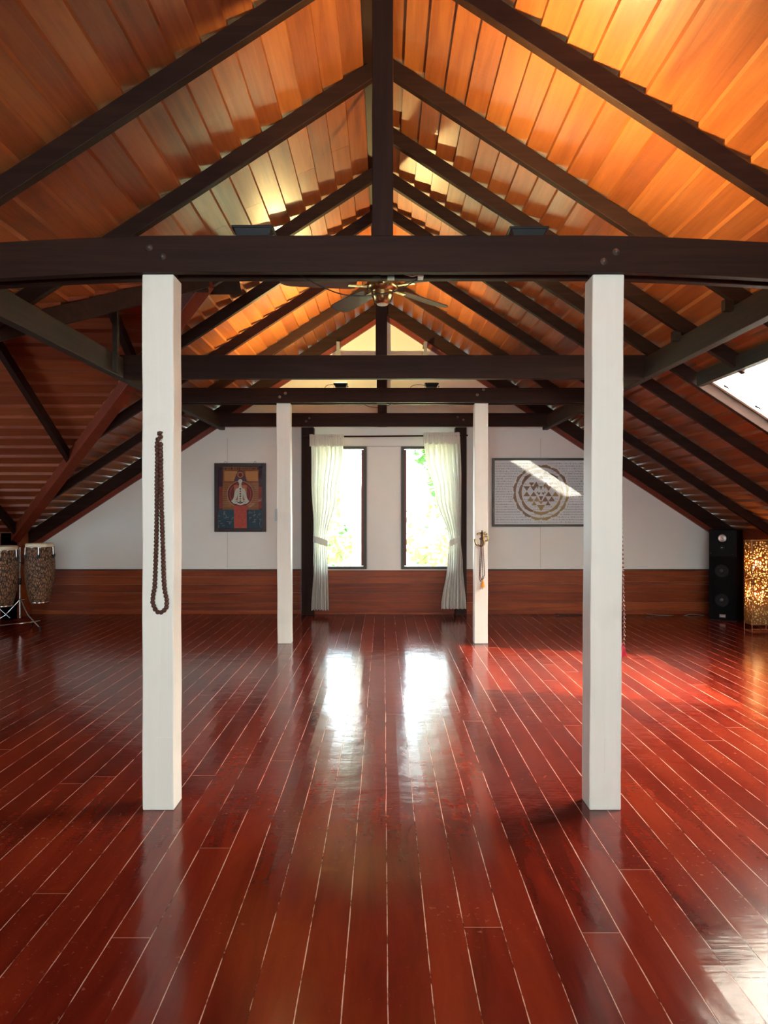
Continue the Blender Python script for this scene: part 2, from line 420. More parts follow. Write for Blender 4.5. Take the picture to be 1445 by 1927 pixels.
# ------------------------------------------------------------ walls
EX = 4.80
wl = [(-.965, -.232), (.238, .968)]; WZ0, WZ1 = Z(1071, YB), Z(840, YB)
def roofz(x): return CZ + HB - TANP * abs(x) - .0
mb = MB()
def wpoly(pts): mb.prism(pts, 'y', YB, YB + .16)
wpoly([(-EX - .15, 0), (wl[0][0], 0), (wl[0][0], roofz(wl[0][0])), (-EX - .15, roofz(EX + .15))])
wpoly([(wl[0][1], 0), (wl[1][0], 0), (wl[1][0], roofz(wl[1][0])), (0, roofz(0)), (wl[0][1], roofz(wl[0][1]))])
wpoly([(wl[1][1], 0), (EX + .15, 0), (EX + .15, roofz(EX + .15)), (wl[1][1], roofz(wl[1][1]))])
for a, b in wl:
    wpoly([(a, 0), (b, 0), (b, WZ0), (a, WZ0)]); wpoly([(a, WZ1), (b, WZ1), (b, roofz(b)), (a, roofz(a))])
# thin joints between the wall sheets
wb = struct(mb, 'wall_back', M['wall'])
mb = MB()
for px in (428, 1017):
    x = X(px, YB); mb.box(x - .0025, x + .0025, YB - .002, YB, .62, min(2.4, roofz(x) - .2))
mb.box(wl[0][1] - .01, wl[1][0] + .01, YB - .004, YB, WZ1 - .004, WZ1 + .004)
for px in (692, 754): x = X(px, YB); mb.box(x - .002, x + .002, YB - .003, YB, WZ0, WZ1)
mb.build('panel_joint', plain('joint_line', (.45, .42, .38), .8), wb)  # even grey strips marking the seams of the wall sheets
def lowwall(name, x0, x1, y0, y1, z): return struct(MB().box(x0, x1, y0, y1, 0, z), name, M['wains'])
lowwall('wall_right', EX, EX + .15, YF - .1, YB + .1, CZ + HB - TANP * EX + .02)
lowwall('wall_left', -EX - .15, -EX, YF - .1, WY - vy(EX) + .05, CZ + HB - TANP * EX + .0)
lowwall('wall_left_far', -EX - .15, -EX, WY + 3.62, YB + .1, 1.13)
lowwall('wall_wing_far', -WXE, -EX, WY + 3.62, WY + 3.75, 1.12)
lowwall('wall_wing_near', -WXE, -EX, WY - 3.75, WY - 3.62, 1.2)
mb = MB()
WW = .45
def wz(y): return CZ + WHB - WT * abs(y - WY)
mb.prism([(WY - 3.8, 0), (WY - WW, 0), (WY - WW, wz(WY - WW)), (WY - 3.8, wz(WY - 3.8))], 'x', -WXE - .1, -WXE)
mb.prism([(WY + WW, 0), (WY + 3.8, 0), (WY + 3.8, wz(WY + 3.8)), (WY + WW, wz(WY + WW))], 'x', -WXE - .1, -WXE)
mb.prism([(WY - WW, 0), (WY + WW, 0), (WY + WW, .6), (WY - WW, .6)], 'x', -WXE - .1, -WXE)
mb.prism([(WY - WW, 1.9), (WY + WW, 1.9), (WY + WW, wz(WY + WW)), (WY, wz(WY)), (WY - WW, wz(WY - WW))], 'x', -WXE - .1, -WXE)
struct(mb, 'wall_wing', M['wall'])
mb = MB(); q = 1.7
mb.prism([(-EX - .15, 0), (-q, 0), (-q, roofz(q)), (-EX - .15, roofz(EX + .15))], 'y', YF - .12, YF)
mb.prism([(q, 0), (EX + .15, 0), (EX + .15, roofz(EX + .15)), (q, roofz(q))], 'y', YF - .12, YF)
mb.prism([(-q, 0), (q, 0), (q, .9), (-q, .9)], 'y', YF - .12, YF)
mb.prism([(-q, 2.6), (q, 2.6), (q, roofz(q)), (0, roofz(0)), (-q, roofz(q))], 'y', YF - .12, YF)
struct(mb, 'wall_rear', M['wall'])
# wainscot on the back wall: five boards, slightly shadowed joints
def wains(name, x0, x1, y, zt, n=5, depth=.018, zs=None):
    mb = MB(); zs = zs or [zt * i / n for i in range(n + 1)]
    for i in range(len(zs) - 1):
        g = .003
        mb.box(x0, x1, y - depth - .002 * (i % 2), y - .001, zs[i], zs[i + 1] - g, 0, .25 + .5 * R.random())
    return struct(mb, name, M['wains'])
WT_ = Z(1073, YB - .02)
wains('trim_1', -EX, -1.13, YB, WT_, zs=[0, .055, .155, .29, .40, .51, WT_])
wains('trim_2', 1.13, EX, YB, WT_, zs=[0, .05, .16, .30, .40, .44, .52, WT_])
wains('trim_3', -.96, .97, YB, WT_ - .005, zs=[0, .03, .155, .29, .42, .50, WT_])
struct(MB().box(-EX, -1.13, YB - .03, YB - .001, WT_, WT_ + .012).box(1.13, EX, YB - .03, YB - .001, WT_, WT_ + .012), 'trim_4', M['dark_x'])
# red rake boards along the gable
for sg, nm in ((-1, 'trim_5'), (1, 'trim_6')):
    mb = MB(); zt = CZ + 2.61
    mb.prism([(0, zt), (sg * 4.8, zt - TANP * 4.8), (sg * 4.8, zt - TANP * 4.8 + .27), (0, zt + .27)], 'y', YB - .05, YB - .002)
    struct(mb, nm, M['red_s'])

# ------------------------------------------------------------ windows
for i, (a, b) in enumerate(wl):
    fw = .045; mb = MB()
    y0, y1 = YB - .015, YB + .06
    mb.box(a, a + fw, y0, y1, WZ0, WZ1).box(b - fw, b, y0, y1, WZ0, WZ1)
    mb.box(a + fw, b - fw, y0, y1, WZ0, WZ0 + fw * .8).box(a + fw, b - fw, y0, y1, WZ1 - fw * .8, WZ1)
    w = bpy.data.objects.new('window_%d' % (i + 1), None); COL.objects.link(w); w.location = ((a + b) / 2, YB, WZ0); w['kind'] = 'structure'
    mb.build('window_frame', M['frame_olive'], w)
    sx = b - fw - .03 if i == 0 else a + fw
    MB().box(sx, sx + .03, YB + .02, YB + .05, WZ0 + fw, WZ1 - fw).build('jamb', M['red_s'], w)
    MB().box(a + fw, b - fw, YB + .03, YB + .034, WZ0 + fw * .8, WZ1 - fw * .8).build('window_pane', M['glass'], w)
    xh = b - .03 if i == 0 else a + .03
    MB().box(xh - .012, xh + .012, y0 - .012, y0, 1.0, 1.12).build('latch', M['frame_olive'], w)
def back_window(name, cx, w, z0, z1, y, axis):
    o = bpy.data.objects.new(name, None); COL.objects.link(o); o['kind'] = 'structure'
    o.location = (cx, y, z0) if axis == 'y' else (y, cx, z0)
    mb = MB()
    n = 4
    for k in range(n + 1):
        c = cx - w / 2 + w * k / n
        if axis == 'y': mb.box(c - .03, c + .03, y - .09, y - .03, z0, z1)
        else: mb.box(y - .08, y - .02, c - .03, c + .03, z0, z1)
    for zz in (z0 + .025, z1 - .025):
        if axis == 'y': mb.box(cx - w / 2, cx + w / 2, y - .09, y - .03, zz - .025, zz + .025)
        else: mb.box(y - .08, y - .02, cx - w / 2, cx + w / 2, zz - .025, zz + .025)
    mb.build('window_frame', M['frame_olive'], o)
back_window('window_3', 0, 3.4, .9, 2.6, YF, 'y')
back_window('window_4', WY, .9, .6, 1.9, -WXE, 'x')

# skylight in the right slope
o = bpy.data.objects.new('window_5', None); COL.objects.link(o); o['kind'] = 'structure'; o.location = (SKX0, SKY1, zb(SKX0))
mb = MB()
def sk(x, y, dz): return (x, y, zb(x) + dz)
def skbar(xa, ya, xb, yb, w, t0, t1, mi=0):
    if ya == yb: mb.hexa([sk(xa, ya - w, t0), sk(xb, ya - w, t0), sk(xb, ya + w, t0), sk(xa, ya + w, t0), sk(xa, ya - w, t1), sk(xb, ya - w, t1), sk(xb, ya + w, t1), sk(xa, ya + w, t1)])
    else: mb.hexa([sk(xa - w, ya, t0), sk(xa + w, ya, t0), sk(xa + w, yb, t0), sk(xa - w, yb, t0), sk(xa - w, ya, t1), sk(xa + w, ya, t1), sk(xa + w, yb, t1), sk(xa - w, yb, t1)])
skbar(SKX0, SKY1 + .02, SKX1, SKY1 + .02, .02, -.02, .12); skbar(SKX0, SKY0 - .02, SKX1, SKY0 - .02, .02, -.02, .12)
skbar(SKX0 - .02, SKY0, SKX0 - .02, SKY1, .02, -.02, .12); skbar(SKX1 + .02, SKY0, SKX1 + .02, SKY1, .02, -.02, .12)
mb.build('window_frame', M['cream'], o)
mb = MB(); mb.hexa([sk(SKX0, SKY0, .09), sk(SKX1, SKY0, .09), sk(SKX1, SKY1, .09), sk(SKX0, SKY1, .09), sk(SKX0, SKY0, .095), sk(SKX1, SKY0, .095), sk(SKX1, SKY1, .095), sk(SKX0, SKY1, .095)])
mb.build('window_pane', M['glass'], o)
# cloth pinned under the opening
mb = MB(); nx, ny = 24, 30; vs = []
for j in range(ny + 1):
    for i in range(nx + 1):
        u, v = i / nx, j / ny
        x = SKX0 + .004 + (SKX1 - SKX0 - .008) * u; y = SKY0 + .004 + (SKY1 - SKY0 - .008) * v
        sag = -.05 * math.sin(math.pi * u) * math.sin(math.pi * v) - .012 * math.sin(22 * u + 3 * v) * math.exp(-4 * u) - .006 * math.sin(v * 40 + u * 9)
        vs.append(sk(x, y, .012 + sag))
fs = [(j * (nx + 1) + i, j * (nx + 1) + i + 1, (j + 1) * (nx + 1) + i + 1, (j + 1) * (nx + 1) + i) for j in range(ny) for i in range(nx)]
mb.add(vs, fs, 0, smooth=True)
c = mb.build('skylight_cloth', M['sheet']); tag(c, 'white cloth stretched under the bright skylight in the right roof slope', 'cloth')

# ------------------------------------------------------------ timber frame
RY = [2.45, 3.66, 4.68, 5.50, 6.10, 6.95, 7.90, 8.98, 10.08]
RW, RH = .055, .11
onames = ['nearest the camera above the frame', 'over the front pair of white columns', 'first behind the front tie beam', 'second behind the front tie beam',
          'over the middle tie beam', 'first behind the middle tie beam', 'over the rear pair of white columns', 'between rear columns and gable', 'closest to the gable wall']
def rafter(side, y, ax0, ax1, label):
    mb = MB(); hv = .118
    z = lambda a: CZ + H - TANP * a - (.07 if y > 10 else 0)
    if y > 10: hv = .18
    pts = [(side * ax0, z(ax0)), (side * ax1, z(ax1)), (side * ax1, z(ax1) + hv), (side * ax0, z(ax0) + hv)]
    mb.prism(pts, 'y', y - RW / 2, y + RW / 2, 0, .5)
    o = mb.build('roof_rafter', M['dark_x'], bevel=.004, origin=(side * ax0, y, z(ax0)))
    tag(o, label, 'rafter', 'rafters of the main roof'); return o
for i, y in enumerate(RY):
    e = 4.85
    if i == 4: e = SKX0 + 2.2
    if i in (2, 3): e = SKX0 - .03
    rafter(1, y if i != 4 else SKY1 + .07, .0, e, 'dark rafter on the right roof slope, ' + onames[i])
    if i == 3: continue
    yl = y; n = abs(yl - WY)
    if n < 3.6:
        e = vx(yl) if n > .2 else vx(WY)
        e = max(e, 1.4)
    rafter(-1, yl, .0, e, 'dark rafter on the left roof slope, ' + onames[i])
o = MB().box(-.165, .05, YF, YB - .01, CZ + 2.80, CZ + 2.93).build('ridge_beam', M['dark_y'])
tag(o, 'wide dark ridge beam running along the peak of the roof', 'beam')

# purlins
for sg, nm in ((-1, 'left'), (1, 'right')):
    mb = MB(); mb.box(sg * 2.2 - .035, sg * 2.2 + .035, YF, YB - .02, CZ + 1.10, CZ + 1.27)
    o = mb.build('purlin_beam', M['grey_y'], bevel=.004)
    tag(o, 'long grey-brown purlin under the %s roof slope, running back to the gable' % nm, 'beam', 'purlins')

# tie beams
def droop(c): return -.034 * (max(0, abs(c.x) - 1.02) / .8) ** 1.4
def tie(y0, y1, z0, z1, label, xe=2.2, bend=None, bolts=(), grp='tie beams'):
    w = y1 - y0; zc = CZ + (z0 + z1) / 2
    t = thing('tie_beam', (0, (y0 + y1) / 2, CZ + z0), label, 'beam', grp)
    mb = MB(); mb.beam((-xe, (y0 + y1) / 2, zc), (xe, (y0 + y1) / 2, zc), w, z1 - z0, cuts=32, bend=bend)
    mb.build('timber', M['dark_x'], t, bevel=.004)
    for bx, bz in bolts:
        MB().lathe([(.0, -.012), (.007, -.012), (.009, -.004), (.016, -.003), (.017, .002)], (bx, y0, bz), 14, axis=(0, 1, 0)).build('bolt', M['steel'], t)
    return t
def bolts(pts, D): return [(X(a, D), Z(b, D)) for a, b in pts]
tie(3.47, 3.52, 1.115, 1.285, 'dark front tie beam bolted across the faces of the nearest white columns', bend=droop,
    bolts=bolts([(281, 466), (306, 483), (1136, 492), (1159, 474)], 3.47))
tie(3.615, 3.665, 1.128, 1.295, 'second dark tie beam just behind the front one, holding cable and junction box', bend=droop)
tie(6.19, 6.26, 1.10, 1.295, 'dark middle tie beam spanning between the two purlins without columns')
tie(7.84, 7.89, 1.142, 1.296, 'dark rear tie beam bolted across the faces of the far white columns',
    bolts=bolts([(526, 747), (537, 740), (898, 743), (910, 733)], 7.84))
tie(7.99, 8.04, 1.142, 1.29, 'twin tie beam right behind the rear one, mostly hidden')
tie(9.88, 9.95, 1.122, 1.298, 'dark tie beam resting on the two wall posts beside the windows',
    bolts=bolts([(576, 793), (582, 787), (861, 785), (872, 790)], 9.88))
# king posts
def king(y0, y1, x0, x1, z0, z1, label):
    o = MB().box(x0, x1, y0, y1, CZ + z0, CZ + z1).build('king_post', M['dark_z'], bevel=.004)
    tag(o, label, 'post', 'king posts')
king(3.522, 3.612, -.055, .045, 1.14, 2.80, 'dark king post rising from the front tie beam to the ridge')
king(6.262, 6.35, -.068, .028, 1.12, 2.80, 'dark king post behind the middle tie beam, seen below the fan')
king(7.895, 7.985, -.075, .030, 1.15, 2.80, 'dark king post on the rear tie beam between two floodlights')
king(9.955, 10.05, -.080, .042, 1.13, 2.80, 'dark king post against the gable wall above the windows')
# wall posts
for sg, x0, x1, nm in ((-1, X(567, 10.0), X(590, 10.0), 'left'), (1, X(857, 10.0), X(878, 10.0), 'right')):
    o = MB().box(x0, x1, 10.0, YB, 0, CZ + 1.122).build('wall_post', M['dark_z'], bevel=.004)
    tag(o, 'dark wall post at the %s side of the curtained windows' % nm, 'post', 'wall posts beside the windows')
# left wing timbers
def vpt(y, dz=0): 
    ax = (H - WH + WT * abs(y - WY)) / TANP
    return Vector((-ax, y, CZ + WH - WT * abs(y - WY) + dz))
a = vpt(WY + .02, .05); b = vpt(WY + 3.72, .05)
o = MB().beam(a, b, .12, .12).build('valley_rafter', M['red_s'], bevel=.004); tag(o, 'red-brown valley rafter slanting down to the drums in the left wing', 'rafter')
a = vpt(WY - .02, .05); b = vpt(WY - 3.6, .05)
o = MB().beam(a, b, .09, .13).build('valley_rafter', M['dark_x'], bevel=.004); tag(o, 'dark valley rafter on the near side of the left wing', 'rafter')
o = MB().box(-WXE, -1.42, WY - .035, WY + .035, CZ + WH - .05, CZ + WH + .12).build('wing_ridge_beam', M['dark_x']); tag(o, 'dark ridge beam of the left wing, high behind the left purlin', 'beam')
for k, ax in enumerate((2.3, 3.45, 4.72, 5.8)):
    for sg, nm in ((1, 'far'), (-1, 'near')):
        yd = min(3.7, (TANP * ax - (H - WH)) / WT)
        mb = MB(); z = lambda d: CZ + WH - WT * d
        mb.prism([(WY, z(0)), (WY + sg * yd, z(yd)), (WY + sg * yd, z(yd) + .112), (WY, z(0) + .112)], 'x', -ax - .028, -ax + .028)
        o = mb.build('jack_rafter', M['dark_y'])
        tag(o, 'dark rafter on the %s slope of the left wing, %s from the main room' % (nm, ('first', 'second', 'third', 'fourth')[k]), 'rafter', 'jack rafters of the left wing')
o = MB().box(-2.225, -2.19, 6.0 - .03, 6.0 + .03 , CZ + 1.10, CZ + 1.80)
o = MB().box(-2.165, -2.125, 5.93, 5.98, CZ + 1.11, CZ + WH - .06).build('short_post', M['grey_y']); tag(o, 'short grey post standing on the left purlin beside the near column', 'post')
# header over the skylight
o = MB().hexa([(SKX0 - .10, SKY0 - .3, zb(SKX0) - .08), (SKX0 - .045, SKY0 - .3, zb(SKX0) - .08), (SKX0 - .045, SKY1, zb(SKX0) - .08), (SKX0 - .10, SKY1, zb(SKX0) - .08),
               (SKX0 - .10, SKY0 - .3, zb(SKX0) + .03), (SKX0 - .045, SKY0 - .3, zb(SKX0) + .0), (SKX0 - .045, SKY1, zb(SKX0) + .0), (SKX0 - .10, SKY1, zb(SKX0) + .03)]).build('skylight_header', M['grey_y'])
tag(o, 'grey-brown timber header along the upper edge of the skylight', 'beam')
# cleat blocks where right rafters land on the purlin
for y in (4.68, 5.50, 6.95):
    o = MB().hexa([(2.11, y - .08, CZ + 1.24), (2.165, y - .08, CZ + 1.24), (2.165, y - .03, CZ + 1.24), (2.11, y - .03, CZ + 1.24),
                   (2.11, y - .08, CZ + 1.31), (2.165, y - .08, CZ + 1.30), (2.165, y - .03, CZ + 1.30), (2.11, y - .03, CZ + 1.31)]).build('rafter_cleat', M['grey_y'])
    tag(o, 'small wedge block on the right purlin beside the rafter %s' % {4.68: 'first behind the front tie beam', 5.5: 'second behind the front tie beam', 6.95: 'first behind the middle tie beam'}[y], 'block', 'rafter cleats')

# ------------------------------------------------------------ white columns
def column(x0, x1, y0, lean, label, ztop, patch=None):
    w = x1 - x0; t = thing('white_column', ((x0 + x1) / 2, y0 + .07, 0), label, 'column', 'white columns')
    mb = MB(); n = 14; vs = []
    for k in range(n + 1):
        z = ztop * k / n; l = lean * k / n; j = .0012 * math.sin(k * 1.7 + x0 * 9)
        for a, b in ((x0, y0), (x1, y0), (x1, y0 + .14), (x0, y0 + .14)): vs.append((a + l + j, b + j * .5, z))
    fs = [(0, 3, 2, 1)]
    for k in range(n):
        for i in range(4): fs.append((4 * k + i, 4 * k + (i + 1) % 4, 4 * k + 4 + (i + 1) % 4, 4 * k + 4 + i))
    fs.append((4 * n, 4 * n + 1, 4 * n + 2, 4 * n + 3)); mb.add(vs, fs)
    mb.build('shaft', M['paint'], t, bevel=.006)
    MB().box(x0 + lean + .01, x1 + lean - .01, y0 + .025, y0 + .112, ztop - .01, CZ + 1.28).build('tenon', M['dark_z'], t)
    if patch:
        a, b, c, d = patch
        MB().box(X(a, y0), X(b, y0), y0 - .003, y0 + .002, Z(d, y0), Z(c, y0)).build('repair_patch', M['paint'], t)
    return t
CF = 3.50
colL = column(X(267.5, CF), X(327, CF), CF, -.002, 'white square column at front left, hung with a long brown bead mala', CZ + 1.113, (294, 326, 1388, 1456))
colR = column(X(1109, CF), X(1168.5, CF), CF, .015, 'white square column at front right, with a red-tasselled mala on its side', CZ + 1.113, (1137, 1168, 1390, 1452))
CB = 7.88
colBL = column(X(522, CB), X(548, CB), CB, -.012, 'white square column at rear left, between the framed painting and left curtain', CZ + 1.14)
colBR = column(X(892.5, CB), X(918, CB), CB, .004, 'white square column at rear right, carrying a brass om hook', CZ + 1.14)
t = thing('wall_switch', (X(520, 7.93), 7.95, Z(968, 7.95)), 'small grey switch box on the side of the rear left column', 'switch')
MB().box(X(522, CB) - .033, X(522, CB) - .012, 7.92, 7.99, Z(981, 7.95), Z(957, 7.95)).build('switch_box', M['grey'], t)
MB().box(X(522, CB) - .04, X(522, CB) - .033, 7.945, 7.965, Z(972, 7.95), Z(966, 7.95)).build('rocker', M['white'], t)

# ------------------------------------------------------------ curtains
def interp(tab, y):
    for (y0, v0), (y1, v1) in zip(tab[:-1], tab[1:]):
        if y <= y1:
            t = max(0, (y - y0) / (y1 - y0)); t = t * t * (3 - 2 * t); return v0 + (v1 - v0) * t
    return tab[-1][1]
def curtain(outer, inner, ytop, ybot, ytie, D, label, seed):
    rr = random.Random(seed)
    xm = X((interp(outer, ytop) + interp(inner, ytop)) / 2, D)
    t = thing('curtain', (xm, D, Z(ybot, D)), label, 'curtain', 'window curtains')
    mb = MB(); nu, nv = 90, 70; vs = []; ph = rr.random() * 6; nf = 7
    for j in range(nv + 1):
        y = ytop + (ybot - ytop) * j / nv
        xo, xi = X(interp(outer, y), D), X(interp(inner, y), D)
        head = 1 if y < ytop + 16 else 0
        squeeze = math.exp(-((y - ytie) / 22) ** 2)
        amp = .046 * (1 - .6 * squeeze) * (.35 if head else 1)
        for i in range(nu + 1):
            u = i / nu; uu = u + .03 * math.sin(5 * u + y * .01 + ph)
            a = amp * (math.sin(2 * math.pi * nf * uu + ph) + .35 * math.sin(2 * math.pi * nf * 2.3 * uu + ph * 2 + y * .006))
            if head: a += .006 * math.sin(2 * math.pi * 26 * u)
            yy = D + a - .012 * squeeze
            zz = Z(y, D) + (.006 * math.sin(2 * math.pi * nf * uu) if j == nv else 0)
            vs.append((xo + (xi - xo) * u + .004 * math.sin(nf * 6 * u + ph), yy, zz))
    fs = [(j * (nu + 1) + i, j * (nu + 1) + i + 1, (j + 1) * (nu + 1) + i + 1, (j + 1) * (nu + 1) + i) for j in range(nv) for i in range(nu)]
    mb.add(vs, fs, smooth=True); mb.build('drape', M['curtain'], t)
    # header ruffle
    mb = MB(); vs = []; xo, xi = X(interp(outer, ytop) - 1.5, D), X(interp(inner, ytop) + 1.5, D)
    for j in range(5):
        for i in range(nu + 1):
            u = i / nu; a = .014 * math.sin(2 * math.pi * 22 * u + seed) + .006 * math.sin(2 * math.pi * 47 * u)
            vs.append((xo + (xi - xo) * u, D - .022 + a, Z(ytop - 2 + j * 5.5, D) + .004 * math.sin(30 * u + j)))
    fs = [(j * (nu + 1) + i, j * (nu + 1) + i + 1, (j + 1) * (nu + 1) + i + 1, (j + 1) * (nu + 1) + i) for j in range(4) for i in range(nu)]
    mb.add(vs, fs, smooth=True); mb.build('gathered_header', M['curtain'], t)
    # tieback ring
    mb = MB(); vs = []; n = 32
    xo, xi = X(interp(outer, ytie) - 1.5, D), X(interp(inner, ytie) + 2, D); cx = (xo + xi) / 2; rx = abs(xi - xo) / 2
    sl_ = -1 if xi > xo else 1
    for j in range(4):
        for i in range(n):
            a = 2 * math.pi * i / n
            vs.append((cx + rx * math.cos(a), D - .005 + .062 * math.sin(a), Z(ytie - 6 + j * 4, D) - .03 * math.cos(a) * (1 if xi > xo else -1) + .003 * math.sin(9 * a)))
    fs = [(j * n + i, j * n + (i + 1) % n, (j + 1) * n + (i + 1) % n, (j + 1) * n + i) for j in range(3) for i in range(n)]
    mb.add(vs, fs, smooth=True); mb.build('tieback', M['curtain'], t)
DC = 9.93
curtain([(820, 584), (900, 585), (1015, 591), (1060, 590), (1148, 585)], [(820, 646), (855, 646), (930, 634), (1015, 615), (1060, 617), (1148, 619)], 820, 1148, 1018, DC,
        'cream curtain tied back at the left window', 3)
curtain([(816, 866), (900, 868), (1015, 867), (1060, 870), (1148, 877)], [(816, 795), (860, 800), (930, 818), (1015, 844), (1060, 841), (1140, 829)], 816, 1146, 1018, DC,
        'cream curtain tied back at the right window', 5)
t = thing('curtain_rod', (0, DC, Z(822, DC)), 'thin brown curtain rod across both windows', 'curtain rod')
MB().tube([(X(568, DC), DC, Z(822, DC)), (X(880, DC), DC, Z(819.5, DC))], .011, 10).build('rod', M['dark_x'], t)
for px in (573, 877): MB().tube([(X(px, DC), DC, Z(821, DC)), (X(px, DC), 10.0, Z(821, DC))], .008, 8).build('bracket', M['brass'], t)

# ------------------------------------------------------------ pictures
def poly(mb, pts, y, mi): mb.add([(p[0], y, p[1]) for p in pts], [list(range(len(pts)))], mi)
def frame(mb, x0, x1, z0, z1, y0, y1, w):
    mb.box(x0, x0 + w, y0, y1, z0, z1).box(x1 - w, x1, y0, y1, z0, z1).box(x0 + w, x1 - w, y0, y1, z0, z0 + w).box(x0 + w, x1 - w, y0, y1, z1 - w, z1)
def disc(c, r, n=40, a0=0, a1=2 * math.pi, sx=1): return [(c[0] + sx * r * math.cos(a0 + (a1 - a0) * k / n), c[1] + r * math.sin(a0 + (a1 - a0) * k / n)) for k in range(n if a1 - a0 > 6.28 else n + 1)]
# chakra-style poster
yw = YB - .03
x0, x1, z0, z1 = X(403.5, yw), X(500.5, yw), Z(1001, yw), Z(871.5, yw)
t = thing('framed_painting', ((x0 + x1) / 2, YB, z0), 'dark-framed orange and blue painting of a seated figure on the left wall', 'picture')
mb = MB(); frame(mb, x0, x1, z0, z1, yw - .012, YB - .001, .052); mb.build('picture_frame', plain('dark_frame_wood', (.022, .006, .004), .35), t, bevel=.004)
for cx, sx in ((x0, 1), (x1, -1)):
    for cz, sz in ((z0, 1), (z1, -1)):
        for a, b in ((.012, .056), (.045, .056), (.056, .02)): MB().ball((cx + sx * a, yw - .014, cz + sz * b), .005, 8, 5).build('corner_stud', M['brass'], t)
def pm(name, c, r=.7): return plain(name, c, r, var=.5, bscale=25)
mats = [pm('art_orange', (.42, .14, .05)), pm('art_blue', (.03, .11, .16)), pm('art_maroon', (.14, .018, .02)), pm('art_gold', (.50, .22, .07)),
        pm('art_pale', (.52, .55, .48)), pm('art_red', (.42, .06, .04)), pm('art_purple', (.09, .035, .06)), pm('art_black', (.02, .015, .015)), pm('art_sand', (.62, .36, .16))]
mb = MB(); L = 0
def ax_(u): return x0 + .052 + (x1 - x0 - .104) * u
def az_(v): return z0 + .052 + (z1 - z0 - .104) * v
def ap(pts, mi):
    global L
    L += 1; poly(mb, [(ax_(u), az_(v)) for u, v in pts], yw - .0008 * L * .25, mi)
def rect(a, b, c, d, mi): ap([(a, c), (b, c), (b, d), (a, d)], mi)
rect(0, 1, 0, 1, 0); rect(0, .1, .3, 1, 6); rect(.92, 1, .3, 1, 6); rect(.02, .10, .32, .68, 5); rect(.92, .99, .32, .68, 5); rect(0, 1, 0, .3, 1)
for k in range(22):
    v = .34 + .018 * k; rect(.10 + .01 * (k % 3), .32 - .03 * math.sin(k), v, v + .006, 8 if k % 2 else 3); rect(.68 + .03 * math.sin(k * 1.3), .91, v, v + .006, 8 if k % 2 else 3)
rect(.14, .43, .77, .93, 3); rect(.62, .90, .77, .93, 3)
for k in range(5): rect(.16, .42, .79 + .028 * k, .795 + .028 * k, 0); rect(.64, .88, .79 + .028 * k, .795 + .028 * k, 0)
for k in range(26):
    u = .05 + .035 * k; rect(u, u + .02 * R.random() + .006, .955, .985, 7)
for k in range(60):
    u, v = R.random(), R.random() * .27
    if .34 < u < .70: continue
    w, h = (.05, .005) if R.random() < .5 else (.006, .04); rect(u, min(.99, u + w), v, v + h, 4 if k % 3 else 8)
def circ(c, r, mi, sc=1.0, n=36):
    asp = (x1 - x0 - .104) / (z1 - z0 - .104)
    ap([(c[0] + r * math.cos(2 * math.pi * k / n), c[1] + r * asp * sc * math.sin(2 * math.pi * k / n)) for k in range(n)], mi)
ap([(.40, .66), (.37, .78), (.42, .88), (.47, .94), (.55, .94), (.60, .88), (.65, .78), (.62, .66)], 6)
circ((.51, .555), .30, 8, 1.0); circ((.51, .555), .29, 2); circ((.51, .555), .245, 5); circ((.51, .555), .23, 2); rect(.37, .66, .42, .70, 0)
circ((.51, .87), .07, 0); circ((.51, .87), .045, 2); circ((.51, .765), .06, 7); circ((.51, .765), .05, 4)
# seated figure: head, neck, torso, arms, folded legs
rect(.485, .535, .69, .73, 4)
ap([(.49, .70), (.47, .655), (.41, .64), (.39, .60), (.36, .50), (.33, .455), (.37, .44), (.43, .49), (.45, .56), (.455, .48), (.44, .42), (.58, .42), (.565, .48), (.57, .56), (.59, .49), (.65, .44), (.69, .455), (.66, .50), (.63, .60), (.61, .64), (.55, .655), (.53, .70)], 4)
ap([(.30, .44), (.36, .475), (.44, .45), (.51, .42), (.58, .45), (.66, .475), (.72, .44), (.66, .40), (.51, .375), (.36, .40)], 4)
ap([(.38, .44), (.51, .40), (.64, .44), (.51, .42)], 7)
for k, v in enumerate((.44, .48, .52, .56, .60, .64)): circ((.51, v), .018, (2, 5, 7)[k % 3])
rect(.37, .66, 0, .37, 5)
for k in range(70):
    u, v = .385 + .26 * R.random(), .35 * R.random() ** 1.3; s = .008 + .01 * R.random()
    ap([(u, v), (u + s, v + s * .3), (u + s * .6, v + s)], 3 if k % 2 else 2)
mb.build('painting', mats, t)
MB().box(x0 + .05, x1 - .05, yw - .010, yw - .009, z0 + .05, z1 - .05).build('picture_glass', M['pic_glass'], t)
for px in (424, 480): MB().tube([(X(px - 3, YB), YB - .012, z1), (X(px, YB), YB - .006, z1 + .03), (X(px + 3, YB), YB - .012, z1)], .003, 6).build('hanger', M['grey'], t)
